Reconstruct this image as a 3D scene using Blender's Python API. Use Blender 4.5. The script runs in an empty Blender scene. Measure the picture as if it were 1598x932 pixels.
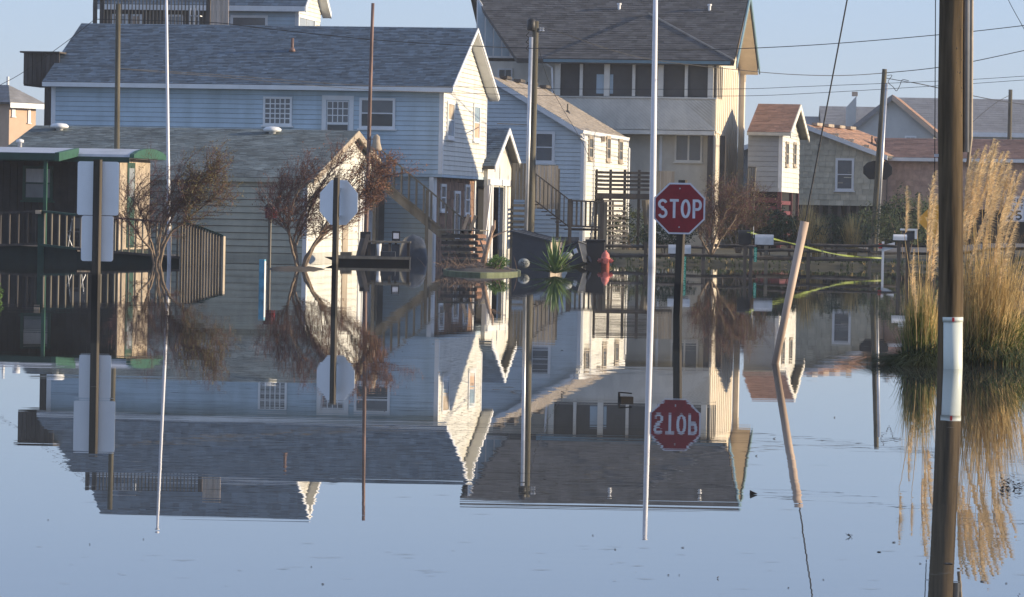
import bpy, math, random
from mathutils import Vector, Matrix, noise as mnoise
random.seed(7)
R = math.radians
V = Vector
col = bpy.context.scene.collection
scn = bpy.context.scene

# ------------------------------------------------------------------ camera
W0, H0, FPX, EYE = 1598.0, 932.0, 6000.0, 1.58
PITCH = math.atan(141/FPX); ROLL = 0.0192
fw = V((0, math.cos(PITCH), -math.sin(PITCH)))
up0 = V((0, math.sin(PITCH), math.cos(PITCH)))
rt0 = V((1, 0, 0))
crt = rt0*math.cos(ROLL) + up0*math.sin(ROLL)
cup = up0*math.cos(ROLL) - rt0*math.sin(ROLL)
cam_d = bpy.data.cameras.new('camera'); cam = bpy.data.objects.new('camera', cam_d); col.objects.link(cam)
cam_d.sensor_width = 36; cam_d.lens = 36*FPX/W0; cam_d.clip_start = 0.5; cam_d.clip_end = 9000
m = Matrix.Identity(4)
for i in range(3):
    m[i][0] = crt[i]; m[i][1] = cup[i]; m[i][2] = -fw[i]
m.translation = V((0, 0, EYE)) if False else m.translation
cam.matrix_world = Matrix.Translation((0, 0, EYE)) @ m
scn.camera = cam
# ------------------------------------------------------------------ light
SUN_EL, SUN_AZ = 12.0, -3.5          # elevation; degrees from +X towards +Y
sd = V((math.cos(R(SUN_EL))*math.cos(R(SUN_AZ)), math.cos(R(SUN_EL))*math.sin(R(SUN_AZ)), math.sin(R(SUN_EL))))
ld = bpy.data.lights.new('sun', 'SUN'); ld.energy = 5.0; ld.angle = R(0.5); ld.color = (1.0, 0.82, 0.57)
lo = bpy.data.objects.new('sun', ld); col.objects.link(lo)
lo.rotation_euler = sd.to_track_quat('Z', 'Y').to_euler()
world = bpy.data.worlds.new('World'); scn.world = world; world.use_nodes = True
wt = world.node_tree; bg = wt.nodes['Background']
sky = wt.nodes.new('ShaderNodeTexSky'); sky.sky_type = 'NISHITA'; sky.sun_disc = False
sky.sun_elevation = R(SUN_EL); sky.sun_rotation = R(90-SUN_AZ)
sky.air_density = 1.0; sky.dust_density = 0.3; sky.ozone_density = 3.0; sky.altitude = 0
tn = wt.nodes.new('ShaderNodeVectorMath'); tn.operation = 'MULTIPLY'; tn.inputs[1].default_value = (.84, .90, 1.42)
wt.links.new(sky.outputs[0], tn.inputs[0])
sm = wt.nodes.new('ShaderNodeMix'); sm.data_type = 'RGBA'; sm.inputs[0].default_value = .62     # thin high haze evens the whole sky out
sm.inputs[7].default_value = (2.60, 3.17, 3.92, 1)
wt.links.new(tn.outputs[0], sm.inputs[6]); wt.links.new(sm.outputs[2], bg.inputs[0])
bg.inputs[1].default_value = 0.134
scn.view_settings.view_transform = 'Standard'; scn.view_settings.look = 'None'
scn.view_settings.exposure = 0.55; scn.view_settings.gamma = 1
scn.view_settings.use_curve_mapping = False
scn.cycles.max_bounces = 6; scn.cycles.volume_bounces = 0; scn.cycles.caustics_reflective = False

def ray(px, py):
    return fw*FPX + crt*(px-799) - cup*(py-466)
def at(px, py, D):
    d = ray(px, py); return V((0, 0, EYE)) + d*(D/d.y)
def wat(px, py, z=0.0):
    d = ray(px, py); return V((0, 0, EYE)) + d*((z-EYE)/d.z)

# ------------------------------------------------------------------ materials
def mat(name, c, rough=0.7, var=0.12, scale=3.0, stretch=(1, 1, 1), bump=0.0, bscale=None, metal=0.0,
        island=0.0, objr=0.0, c2=None, spec=0.4, dirt=None, wet=None, trans=0.0, emit=None):
    M = bpy.data.materials.new(name); M.use_nodes = True
    nt = M.node_tree; N = nt.nodes; L = nt.links; b = N['Principled BSDF']
    b.inputs['Roughness'].default_value = rough; b.inputs['Metallic'].default_value = metal
    b.inputs['Specular IOR Level'].default_value = spec
    geo = N.new('ShaderNodeNewGeometry')
    mp = N.new('ShaderNodeMapping'); mp.inputs['Scale'].default_value = stretch
    L.new(geo.outputs['Position'], mp.inputs[0])
    nz = N.new('ShaderNodeTexNoise'); nz.inputs['Scale'].default_value = scale; nz.inputs['Detail'].default_value = 5
    nz.inputs['Roughness'].default_value = 0.65
    L.new(mp.outputs[0], nz.inputs[0])
    mix = N.new('ShaderNodeMix'); mix.data_type = 'RGBA'
    ca = [max(0, x*(1-var*2)) for x in c]; cb = [x*(1+var*2) for x in (c2 or c)]
    mix.inputs[6].default_value = (*ca, 1); mix.inputs[7].default_value = (*cb, 1)
    mr = N.new('ShaderNodeMapRange'); mr.inputs[1].default_value = 0.3; mr.inputs[2].default_value = 0.7
    L.new(nz.outputs[0], mr.inputs[0]); L.new(mr.outputs[0], mix.inputs[0])
    out = mix.outputs[2]
    for amt, src in ((island, geo.outputs['Random Per Island']), (objr, None)):
        if amt:
            if src is None:
                oi = N.new('ShaderNodeObjectInfo'); src = oi.outputs['Random']
            r2 = N.new('ShaderNodeMapRange'); r2.inputs[3].default_value = 1-amt; r2.inputs[4].default_value = 1+amt
            L.new(src, r2.inputs[0])
            vm = N.new('ShaderNodeVectorMath'); vm.operation = 'SCALE'
            L.new(out, vm.inputs[0]); L.new(r2.outputs[0], vm.inputs['Scale']); out = vm.outputs[0]
    if dirt:   # streaks of grime, (colour, amount)
        mp2 = N.new('ShaderNodeMapping'); mp2.inputs['Scale'].default_value = (1, 1, 0.12)
        L.new(geo.outputs['Position'], mp2.inputs[0])
        n2 = N.new('ShaderNodeTexNoise'); n2.inputs['Scale'].default_value = 2.2; n2.inputs['Detail'].default_value = 6
        L.new(mp2.outputs[0], n2.inputs[0])
        m2 = N.new('ShaderNodeMapRange'); m2.inputs[1].default_value = 0.45; m2.inputs[2].default_value = 0.8
        m2.inputs[4].default_value = dirt[1]
        L.new(n2.outputs[0], m2.inputs[0])
        x2 = N.new('ShaderNodeMix'); x2.data_type = 'RGBA'; x2.inputs[7].default_value = (*dirt[0], 1)
        L.new(m2.outputs[0], x2.inputs[0]); L.new(out, x2.inputs[6]); out = x2.outputs[2]
    if wet:    # damp band above the water: (height, factor)
        sx = N.new('ShaderNodeSeparateXYZ'); L.new(geo.outputs['Position'], sx.inputs[0])
        m3 = N.new('ShaderNodeMapRange'); m3.inputs[1].default_value = wet[0]-0.03; m3.inputs[2].default_value = wet[0]+0.03
        m3.inputs[3].default_value = wet[1]; m3.inputs[4].default_value = 1
        L.new(sx.outputs[2], m3.inputs[0])
        v3 = N.new('ShaderNodeVectorMath'); v3.operation = 'SCALE'
        L.new(out, v3.inputs[0]); L.new(m3.outputs[0], v3.inputs['Scale']); out = v3.outputs[0]
    L.new(out, b.inputs['Base Color'])
    if bump:
        nb = N.new('ShaderNodeTexNoise'); nb.inputs['Scale'].default_value = bscale or scale*4; nb.inputs['Detail'].default_value = 4
        L.new(mp.outputs[0], nb.inputs[0])
        bp = N.new('ShaderNodeBump'); bp.inputs['Distance'].default_value = bump; bp.inputs['Strength'].default_value = 0.7
        L.new(nb.outputs[0], bp.inputs['Height']); L.new(bp.outputs[0], b.inputs['Normal'])
    if trans:
        b.inputs['Subsurface Weight'].default_value = 0
        tr = N.new('ShaderNodeBsdfTranslucent'); L.new(out, tr.inputs[0])
        ms = N.new('ShaderNodeMixShader'); ms.inputs[0].default_value = trans
        L.new(b.outputs[0], ms.inputs[1]); L.new(tr.outputs[0], ms.inputs[2]); L.new(ms.outputs[0], N['Material Output'].inputs[0])
    return M
K = {}
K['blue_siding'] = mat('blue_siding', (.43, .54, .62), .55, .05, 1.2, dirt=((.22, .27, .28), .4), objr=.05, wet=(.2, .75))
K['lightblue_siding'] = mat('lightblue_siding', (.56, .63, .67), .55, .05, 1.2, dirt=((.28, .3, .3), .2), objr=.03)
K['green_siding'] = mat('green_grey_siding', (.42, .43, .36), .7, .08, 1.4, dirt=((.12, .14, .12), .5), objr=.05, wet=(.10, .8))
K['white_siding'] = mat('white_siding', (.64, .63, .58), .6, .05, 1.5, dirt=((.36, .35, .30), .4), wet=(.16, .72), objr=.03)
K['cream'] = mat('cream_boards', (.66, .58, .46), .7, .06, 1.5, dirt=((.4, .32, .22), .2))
K['taupe'] = mat('taupe_stucco', (.58, .54, .46), .85, .06, 2, dirt=((.22, .2, .18), .25), bump=.004)
K['taupe_board'] = mat('taupe_board', (.70, .67, .60), .75, .06, 2, dirt=((.25, .24, .22), .2))
K['grey_shake'] = mat('grey_green_shake', (.48, .44, .34), .85, .1, 4, island=.14)
K['pink_shake'] = mat('brown_pink_shake', (.46, .31, .24), .85, .1, 4, island=.12)
K['brown_shake'] = mat('cedar_shake', (.20, .12, .08), .85, .2, 5, island=.35)
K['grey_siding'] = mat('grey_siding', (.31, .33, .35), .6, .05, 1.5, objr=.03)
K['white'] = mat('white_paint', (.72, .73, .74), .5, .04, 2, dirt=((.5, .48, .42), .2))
K['sunlit_white'] = mat('sunlit_post_side', (.72, .72, .72), .5, .04, 2, dirt=((.4, .38, .32), .3))  # white standing for sunlight on the marker post's right side
K['teal'] = mat('teal_trim', (.13, .22, .27), .6, .06, 2)
K['core'] = mat('wall_core', (.2, .2, .2), .9, .05)
K['blue_shingle'] = mat('blue_grey_shingle', (.075, .112, .158), .9, .12, 2.5, island=.32, bump=.002, bscale=60)
K['grey_shingle'] = mat('grey_shingle', (.155, .185, .19), .9, .2, 1.2, island=.22, bump=.002, bscale=60, dirt=((.08, .09, .09), .3))
K['dark_shingle'] = mat('charcoal_shingle', (.085, .083, .085), .95, .15, 2, island=.28)
K['tan_shingle'] = mat('tan_shingle', (.30, .26, .22), .95, .12, 2, island=.2)
K['red_shingle'] = mat('red_brown_shingle', (.22, .13, .105), .95, .12, 2, island=.2)
K['orange_shingle'] = mat('orange_tan_shingle', (.36, .21, .14), .95, .12, 2, island=.2)
K['roof_deck'] = mat('roof_edge', (.10, .10, .10), .9, .1)
K['far_roof'] = mat('far_grey_roof', (.20, .20, .21), .95, .1, .8, island=.1)
K['far_wall'] = mat('far_pale_wall', (.48, .49, .48), .8, .05, .8)
K['tan_wall'] = mat('tan_wall', (.50, .36, .26), .8, .06, .8, objr=.04)
K['lattice'] = mat('dark_red_lattice', (.13, .035, .045), .7, .15, 3)
K['dark_wood'] = mat('dark_weathered_wood', (.075, .065, .058), .85, .3, 3, (1, 1, .15), bump=.003, objr=.2)
K['grey_wood'] = mat('grey_weathered_wood', (.165, .148, .12), .85, .25, 3, (1, 1, .15), bump=.003, objr=.15)
K['tan_wood'] = mat('tan_weathered_wood', (.33, .28, .22), .85, .2, 3, (1, 1, .15), bump=.003, objr=.12)
K['lit_board'] = mat('lit_tan_board', (.56, .46, .38), .85, .15, 3, (1, 1, .15), objr=.12)  # lighter copy of the tan wood, raised so the deck screen looks sunlit
K['pole_wood'] = mat('creosoted_pole_wood', (.10, .072, .042), .85, .42, 9, (1, 1, .06), bump=.008, bscale=26, spec=.12, dirt=((.012, .010, .008), .98))
K['pole_grey'] = mat('grey_pole_wood', (.11, .10, .075), .8, .3, 5, (1, 1, .08), bump=.002, spec=.2)
K['brown_pipe'] = mat('rusty_pipe', (.16, .10, .085), .6, .3, 5, (1, 1, .2), metal=.2)
K['post_wood'] = mat('sign_post_wood', (.06, .05, .038), .8, .3, 8, (1, 1, .06), bump=.002, wet=(.5, .3))
K['alu'] = mat('bare_aluminium_back', (.86, .88, .90), .5, .02, 2, metal=.25, dirt=((.5, .52, .54), .3))
K['red'] = mat('stop_red', (.25, .006, .016), .4, .10, 9, dirt=((.16, .03, .03), .5))
K['sign_white'] = mat('sign_white', (.70, .70, .74), .4, .05, 9, dirt=((.5, .48, .46), .35))
K['black_print'] = mat('black_print', (.012, .012, .012), .5, .02)
K['yellow'] = mat('sign_yellow', (.36, .20, .02), .5, .08, 3)
K['pvc'] = mat('faded_guard', (.48, .36, .28), .6, .08, 4, (1, 1, .3))
K['sleeve'] = mat('sleeve_plastic', (.62, .66, .60), .45, .03, 4, (1, 1, .1), dirt=((.4, .4, .32), .25))
K['red_tag'] = mat('red_tag', (.5, .03, .03), .5, .1)
K['galv'] = mat('galvanised_metal', (.50, .51, .53), .4, .08, 4, metal=.6)
K['flagpole'] = mat('white_pole_paint', (.74, .74, .78), .35, .03, 4, dirt=((.45, .42, .38), .2))
K['wire'] = mat('wire_black', (.03, .03, .032), .7, .1)
K['rubber'] = mat('black_plastic', (.018, .018, .02), .5, .1, 4)
K['grey_plastic'] = mat('dark_grey_plastic', (.055, .06, .07), .6, .12, 3, dirt=((.1, .1, .1), .4))
K['tarp'] = mat('dark_tarp', (.03, .035, .045), .45, .2, 4, bump=.01, bscale=8)
K['hydrant'] = mat('faded_red_paint', (.58, .17, .14), .6, .15, 12, dirt=((.4, .15, .12), .3))
K['trailer'] = mat('trailer_brown', (.028, .026, .024), .8, .2, 3, objr=.15)
K['trailer_green'] = mat('green_trim', (.022, .085, .055), .6, .12, 4)
K['green_dark'] = mat('dark_green_trim', (.02, .06, .045), .7, .12, 4)
K['metal_roof'] = mat('pale_metal_roof', (.45, .47, .52), .5, .08, 2, metal=.3)
K['tan_panel'] = mat('tan_panel', (.40, .33, .25), .7, .15, 4)
K['skirt'] = mat('green_black_skirt', (.015, .025, .022), .9, .15, 3)
K['bluepost'] = mat('faded_blue_post', (.13, .34, .46), .6, .2, 8)
K['green_num'] = mat('green_reflective', (.0, .22, .15), .5, .05)
K['num'] = mat('pale_digits', (.35, .75, .6), .5, .05)
K['bark'] = mat('shrub_bark', (.20, .15, .11), .9, .2, 12, bump=.003)
K['twig'] = mat('red_brown_twigs', (.15, .075, .065), .9, .2, 3, island=.4)
K['twig_dry'] = mat('dry_twigs', (.22, .15, .11), .9, .2, 3, island=.4)
K['leaf_olive'] = mat('olive_leaf', (.125, .11, .05), .8, .2, 3, island=.4, trans=.3)
K['leaf_rust'] = mat('rust_leaf', (.20, .10, .055), .8, .2, 3, island=.4, trans=.3)
K['leaf_dark'] = mat('dark_leaf', (.035, .055, .025), .8, .2, 2, island=.5, trans=.2)
K['leaf_green'] = mat('green_leaf', (.07, .14, .03), .7, .2, 3, island=.4, trans=.3)
K['yucca'] = mat('yucca_leaf', (.13, .20, .075), .5, .15, 3, island=.3, trans=.2)
K['reed'] = mat('dry_reed', (.55, .41, .20), .8, .15, 5, island=.35, trans=.3)
K['plume'] = mat('plume_hair', (.80, .65, .42), .85, .1, 5, island=.3, trans=.45)
K['blade'] = mat('grass_blade', (.12, .17, .045), .7, .2, 4, island=.45, trans=.35)
K['dry_blade'] = mat('dry_blade', (.53, .39, .18), .8, .2, 4, island=.45, trans=.3)
K['root'] = mat('reddish_stalk', (.22, .10, .06), .8, .2, 4, island=.4)
K['mud'] = mat('mud', (.07, .055, .04), .9, .25, 3, bump=.01)
K['ground'] = mat('ground_grass', (.028, .032, .016), .95, .3, .6, c2=(.06, .052, .03), bump=.03, bscale=5)
K['asphalt'] = mat('asphalt', (.10, .10, .105), .9, .12, 3)
K['concrete'] = mat('mossy_concrete', (.13, .15, .09), .9, .2, 3, dirt=((.08, .1, .04), .5))
K['stone'] = mat('white_stone', (.24, .25, .24), .9, .15, 8)
K['driftwood'] = mat('driftwood', (.36, .25, .18), .85, .25, 10, bump=.004)
K['tape'] = mat('caution_tape', (.22, .28, .06), .5, .1, 4, trans=.2)
K['scum'] = mat('grey_scum_glint', (.20, .21, .20), .9, .3, 5)
K['debris'] = mat('wet_debris', (.025, .02, .015), .7, .2, 8)
K['curtain'] = mat('curtain', (.55, .52, .50), .9, .1, 5, (1, 1, .2))
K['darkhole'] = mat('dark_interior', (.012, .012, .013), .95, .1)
K['screen'] = mat('insect_screen', (.07, .068, .065), .8, .15, 1)
K['sunlit_board'] = mat('sunlit_board_ends', (.22, .12, .08), .85, .25, 8, objr=.3)  # orange puts the sunlight on the pallets' right ends into the colour
def glass(name, c, rough=.08, spec=.5):
    return mat(name, c, rough, .1, 1.3, spec=spec)
K['glass'] = glass('window_glass', (.035, .045, .055))
K['glass_grey'] = glass('grey_blind_glass', (.13, .14, .15), .2)
K['glass_pale'] = glass('pale_curtain_glass', (.30, .33, .36), .25)
K['glass_blue'] = glass('bright_blue_glass', (.32, .42, .50), .2)

# ------------------------------------------------------------------ mesh helpers
class MB:
    def __init__(s): s.v = []; s.f = []
    def hexa(s, p):
        n = len(s.v); s.v += [tuple(q) for q in p]
        for f in ((3, 2, 1, 0), (4, 5, 6, 7), (0, 1, 5, 4), (1, 2, 6, 5), (2, 3, 7, 6), (3, 0, 4, 7)):
            s.f.append(tuple(n+i for i in f))
        return s
    def box(s, x0, x1, y0, y1, z0, z1):
        return s.hexa([(x0, y0, z0), (x1, y0, z0), (x1, y1, z0), (x0, y1, z0), (x0, y0, z1), (x1, y0, z1), (x1, y1, z1), (x0, y1, z1)])
    def poly(s, pts):
        n = len(s.v); s.v += [tuple(p) for p in pts]; s.f.append(tuple(range(n, n+len(pts)))); return s
    def prism(s, pts, off):
        n = len(s.v); k = len(pts); off = V(off)
        s.v += [tuple(p) for p in pts]; s.v += [tuple(V(p)+off) for p in pts]
        s.f.append(tuple(range(n+k-1, n-1, -1))); s.f.append(tuple(range(n+k, n+2*k)))
        for i in range(k):
            j = (i+1) % k; s.f.append((n+i, n+j, n+k+j, n+k+i))
        return s
    def tube(s, pts, rad, k=8, cap=True):
        pts = [V(p) for p in pts]; n0 = len(s.v)
        if not hasattr(rad, '__len__'): rad = [rad]*len(pts)
        a = None
        for i, p in enumerate(pts):
            t = (pts[min(i+1, len(pts)-1)]-pts[max(i-1, 0)])
            t = t.normalized() if t.length > 1e-9 else V((0, 0, 1))
            if a is None:
                a = t.orthogonal().normalized()
            a = (a - t*a.dot(t)); a = a.normalized() if a.length > 1e-6 else t.orthogonal().normalized()
            b = t.cross(a)
            for j in range(k):
                w = 2*math.pi*j/k; s.v.append(tuple(p + (a*math.cos(w)+b*math.sin(w))*rad[i]))
        for i in range(len(pts)-1):
            for j in range(k):
                q = (j+1) % k
                s.f.append((n0+i*k+j, n0+i*k+q, n0+(i+1)*k+q, n0+(i+1)*k+j))
        if cap:
            s.f.append(tuple(n0+j for j in reversed(range(k)))); e = n0+(len(pts)-1)*k
            s.f.append(tuple(e+j for j in range(k)))
        return s
    def lathe(s, prof, cx=0, cy=0, k=16):
        n0 = len(s.v)
        for r, z in prof:
            for j in range(k):
                w = 2*math.pi*j/k; s.v.append((cx+r*math.cos(w), cy+r*math.sin(w), z))
        for i in range(len(prof)-1):
            for j in range(k):
                q = (j+1) % k; s.f.append((n0+i*k+j, n0+i*k+q, n0+(i+1)*k+q, n0+(i+1)*k+j))
        s.f.append(tuple(n0+j for j in reversed(range(k)))); e = n0+(len(prof)-1)*k
        s.f.append(tuple(e+j for j in range(k)))
        return s
    def mesh(s, name, mt, smooth=False):
        me = bpy.data.meshes.new(name); me.from_pydata(s.v, [], s.f)
        if smooth: me.shade_smooth()
        me.materials.append(K[mt] if isinstance(mt, str) else mt); me.update(); return me
    def build(s, name, mt, parent=None, smooth=False, stuff=False):
        o = bpy.data.objects.new(name, s.mesh(name, mt, smooth)); col.objects.link(o)
        if parent: o.parent = parent
        if stuff: o['kind'] = 'stuff'
        return o
def tag(o, label, cat, group=None):
    o['label'] = label; o['category'] = cat
    if group: o['group'] = group
    return o
def thing(name, label, cat, loc=(0, 0, 0), rz=0, group=None):
    o = bpy.data.objects.new(name, None); col.objects.link(o); o.location = loc; o.rotation_euler = (0, 0, rz)
    o.empty_display_size = .2
    return tag(o, label, cat, group)
def struct(o): o['kind'] = 'structure'; return o
def inst(me, name, parent, loc=(0, 0, 0), scale=(1, 1, 1), rz=0):
    o = bpy.data.objects.new(name, me); col.objects.link(o); o.parent = parent
    o.location = loc; o.scale = scale; o.rotation_euler = (0, 0, rz); return o
def copy_tree(o, parent=None):
    c = o.copy(); col.objects.link(c); c.parent = parent
    for ch in list(o.children): copy_tree(ch, c)
    return c
def bez(p0, p1, p2, n=8):
    return [V(p0)*(1-t)**2 + V(p1)*2*t*(1-t) + V(p2)*t*t for t in [i/n for i in range(n+1)]]
def spline(pts, n=6):
    pts = [V(p) for p in pts]; out = []
    P = [pts[0]*2-pts[1]]+pts+[pts[-1]*2-pts[-2]]
    for i in range(1, len(P)-2):
        for k in range(n):
            t = k/n
            out.append(.5*((2*P[i])+(P[i+1]-P[i-1])*t+(2*P[i-1]-5*P[i]+4*P[i+1]-P[i+2])*t*t+(-P[i-1]+3*P[i]-3*P[i+1]+P[i+2])*t**3))
    out.append(pts[-1]); return out

# ------------------------------------------------------------------ house kit
class House:
    """local frame: x to the right along the front, y into depth, origin at the right front corner"""
    def __init__(s, name, label, cat, px, D, theta=9.0, group=None, z=0):
        X = at(px, 330, D).x
        s.o = thing(name, label, cat, (X, D, 0), -R(theta), group)
        s.M = Matrix.Translation((X, D, 0)) @ Matrix.Rotation(-R(theta), 4, 'Z'); s.Mi = s.M.inverted()
        s.ro = s.Mi @ V((0, 0, EYE)); s.R3 = s.Mi.to_3x3()
    def f(s, px, py, b=0):
        d = s.R3 @ ray(px, py); p = s.ro + d*((b-s.ro.y)/d.y); return p.x, p.z
    def s(s, px, py, a=0):
        d = s.R3 @ ray(px, py); p = s.ro + d*((a-s.ro.x)/d.x); return p.y, p.z
    def w(s, a, b, z): return s.M @ V((a, b, z))
def pbox(mb, pl, u0, u1, z0, z1, n0, n1):
    if pl[0] == 'f': return mb.box(u0, u1, pl[1]-n1, pl[1]-n0, z0, z1)
    return mb.box(pl[1]+n0, pl[1]+n1, u0, u1, z0, z1)
def pp(pl, u, z, n):
    return V((u, pl[1]-n, z)) if pl[0] == 'f' else V((pl[1]+n, u, z))
_bc = {}
def siding(root, pl, u0, u1, z0, z1, mt, c=.15, gable=None, name='siding_board', proud=.022, gap=.010):
    """lap siding, one object per course; gable(z) -> (ua,ub) clips the upper courses"""
    z = z0
    while z < z1-.02:
        zt = min(z+c, z1); zn = zt; zt = max(z+.02, zt-gap)
        if gable:
            a0, a1 = gable(z); b0, b1 = gable(zt)
            a0 = max(a0, u0); a1 = min(a1, u1); b0 = max(b0, u0); b1 = min(b1, u1)
            if b1 < b0: b0 = b1 = (b0+b1)/2
            if a1-a0 < .05: break
            mb = MB(); mb.hexa([pp(pl, a0, z, 0), pp(pl, a1, z, 0), pp(pl, a1, z, proud+.004), pp(pl, a0, z, proud+.004),
                                pp(pl, b0, zt, 0), pp(pl, b1, zt, 0), pp(pl, b1, zt, .004), pp(pl, b0, zt, .004)])
            mb.build(name, mt, root)
        else:
            key = (pl[0], round(zt-z, 3), mt, name)
            if key not in _bc:
                q = (pl[0], 0); h = zt-z
                mb = MB(); mb.hexa([pp(q, 0, 0, 0), pp(q, 1, 0, 0), pp(q, 1, 0, proud+.004), pp(q, 0, 0, proud+.004),
                                    pp(q, 0, h, 0), pp(q, 1, h, 0), pp(q, 1, h, .004), pp(q, 0, h, .004)])
                _bc[key] = mb.mesh(name, mt)
            loc = pp(pl, u0, z, 0)
            inst(_bc[key], name, root, loc, (u1-u0, 1, 1) if pl[0] == 'f' else (1, u1-u0, 1))
        z = zn
def boards_v(root, pl, u0, u1, z0, z1, mt, w=.14, gap=.012, name='board', n0=0, th=.03):
    """vertical boards, one object each"""
    n = max(1, round((u1-u0)/w)); w = (u1-u0)/n
    key = ('v', pl[0], round(w, 4), round(z1-z0, 3), mt, name, th)
    if key not in _bc:
        mb = MB(); pbox(mb, (pl[0], 0), gap/2, w-gap/2, 0, z1-z0, 0, th); _bc[key] = mb.mesh(name, mt)
    for i in range(n):
        o = inst(_bc[key], name, root, pp(pl, u0+i*w, z0+random.uniform(-.01, .01), n0+random.uniform(0, .006)))
def shakes(root, pl, u0, u1, z0, z1, mt, w=.13, c=.2, name='shake', stuff=True):
    mb = MB(); z = z0; r = 0
    while z < z1-.02:
        zt = min(z+c, z1); u = u0 - (w/2 if r % 2 else 0)
        while u < u1-.01:
            uw = w*random.uniform(.8, 1.25); a = max(u, u0); b = min(u+uw-.008, u1); u += uw
            if b-a < .02: continue
            dz = random.uniform(-.012, .006); p = random.uniform(.02, .032)
            mb.hexa([pp(pl, a, z+dz, 0), pp(pl, b, z+dz, 0), pp(pl, b, z+dz, p), pp(pl, a, z+dz, p),
                     pp(pl, a, zt, 0), pp(pl, b, zt, 0), pp(pl, b, zt, .008), pp(pl, a, zt, .008)])
        z = zt; r += 1
    return mb.build(name, mt, root, stuff=stuff)
def slope(root, e0, e1, r1, r0, th=.12, deck='roof_deck', sh='grey_shingle', course=.14, tab=.32, up=.0, name='roof'):
    e0, e1, r1, r0 = map(V, (e0, e1, r1, r0))
    n = (e1-e0).cross(r0-e0); n = n.normalized()
    if n.length < .5: n = (e1-e0).cross(r1-e0).normalized()
    if n.z < 0: n = -n
    mb = MB(); mb.hexa([e0-n*th, e1-n*th, r1-n*th, r0-n*th, e0, e1, r1, r0]); rf = mb.build(name, deck, root)
    if sh:
        sl = max((r0-e0).length, (r1-e1).length); hv = abs((((r0+r1)-(e0+e1))*.5).length)
        nc = max(2, int(hv/course)); sb = MB()
        for i in range(nc):
            t0 = i/nc; t1 = (i+1)/nc
            a0 = e0.lerp(r0, t0); a1 = e1.lerp(r1, t0); b0 = e0.lerp(r0, t1); b1 = e1.lerp(r1, t1)
            Lg = (a1-a0).length
            if Lg < .05: continue
            u = -random.uniform(0, tab)
            while u < Lg:
                w = tab*random.uniform(.6, 1.4); s0 = max(0, u)/Lg; s1 = min(Lg, u+w-.008)/Lg; u += w
                if s1-s0 < .01/Lg: continue
                h = random.uniform(.009, .02)
                p = [a0.lerp(a1, s0)+n*h, a0.lerp(a1, s1)+n*h, b0.lerp(b1, s1)+n*.004, b0.lerp(b1, s0)+n*.004]
                q = [a0.lerp(a1, s0)+n*.001, a0.lerp(a1, s1)+n*.001]
                k = len(sb.v); sb.v += [tuple(x) for x in p+q]
                sb.f += [(k, k+1, k+2, k+3), (k+4, k+5, k+1, k)]
        sb.build('shingles', sh, rf, stuff=True)
    return rf
def rake(root, p, q, h=.18, t=.035, mt='white', name='fascia', down=True):
    """board along p-q, hanging down h, t thick towards +x (side) or -y (front)"""
    p, q = V(p), V(q)
    d = (q-p)
    off = V((t, 0, 0)) if abs(d.y) > abs(d.x) else V((0, -t, 0))
    mb = MB(); mb.prism([p, q, q-V((0, 0, h)), p-V((0, 0, h))], off); return mb.build(name, mt, root)
def window(root, pl, u0, u1, z0, z1, cols=1, rows=2, fr='white', gl='glass', fw_=.09, name='window', gl2=None, mid=True, muntin=.025):
    mb = MB()
    pbox(mb, pl, u0, u1, z0, z0+fw_, .0, .06); pbox(mb, pl, u0, u1, z1-fw_, z1, .0, .06)
    pbox(mb, pl, u0, u0+fw_, z0+fw_, z1-fw_, .0, .06); pbox(mb, pl, u1-fw_, u1, z0+fw_, z1-fw_, .0, .06)
    o = mb.build(name, fr, root)
    g = MB(); pbox(g, pl, u0-.05, u1+.05, z0-.05, z0-.002, .0, .10); g.build('sill', fr, o)
    a, b, c, d = u0+fw_, u1-fw_, z0+fw_, z1-fw_
    if mid and rows > 1 and cols == 1:
        zm = (c+d)/2
        g = MB(); pbox(g, pl, a, b, c, zm-.02, .022, .028); g.build('pane', gl, o)
        g = MB(); pbox(g, pl, a, b, zm+.02, d, .026, .032); g.build('pane', gl2 or gl, o)
        g = MB(); pbox(g, pl, a, b, zm-.02, zm+.02, .02, .05); g.build('sash', fr, o)
    else:
        g = MB(); pbox(g, pl, a, b, c, d, .022, .028); g.build('pane', gl, o)
        for i in range(1, cols):
            u = a+(b-a)*i/cols; g = MB(); pbox(g, pl, u-muntin/2, u+muntin/2, c, d, .029, .045); g.build('muntin', fr, o)
        for i in range(1, rows):
            z = c+(d-c)*i/rows; g = MB(); pbox(g, pl, a, b, z-muntin/2, z+muntin/2, .03, .046); g.build('muntin', fr, o)
    return o
def corner(root, x, y, z0, z1, w=.1, mt='white', name='corner_trim'):
    return MB().box(x-w, x+.03, y-.03, y+w, z0, z1).build(name, mt, root)
def rail(mb_root, p, q, h=.9, n=10, mt='dark_wood', bal=None, base=.08, th=.045, name='railing', post=True):
    """handrail p->q (top points, local), balusters are parts"""
    p, q = V(p), V(q); dr = (q-p); hd = V((dr.x, dr.y, 0)).normalized(); sd_ = V((-hd.y, hd.x, 0))*th*.5
    def bar(a, b, w, t):
        s_ = V((-hd.y, hd.x, 0))*w*.5; k = V((0, 0, t))
        return MB().hexa([a-s_-k, b-s_-k, b+s_-k, a+s_-k, a-s_, b-s_, b+s_, a+s_])
    bar(p, q, .13, .05).build('handrail', mt, mb_root)
    k = V((0, 0, h-base)); bar(p-k, q-k, .09, .06).build('bottom_rail', mt, mb_root)
    me = MB().box(-.02, .02, -.02, .02, -(h-base), -.05).mesh('baluster', bal or mt)
    for i in range(n):
        c = p.lerp(q, (i+.5)/n); inst(me, 'baluster', mb_root, c, rz=math.atan2(hd.y, hd.x))

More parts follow.
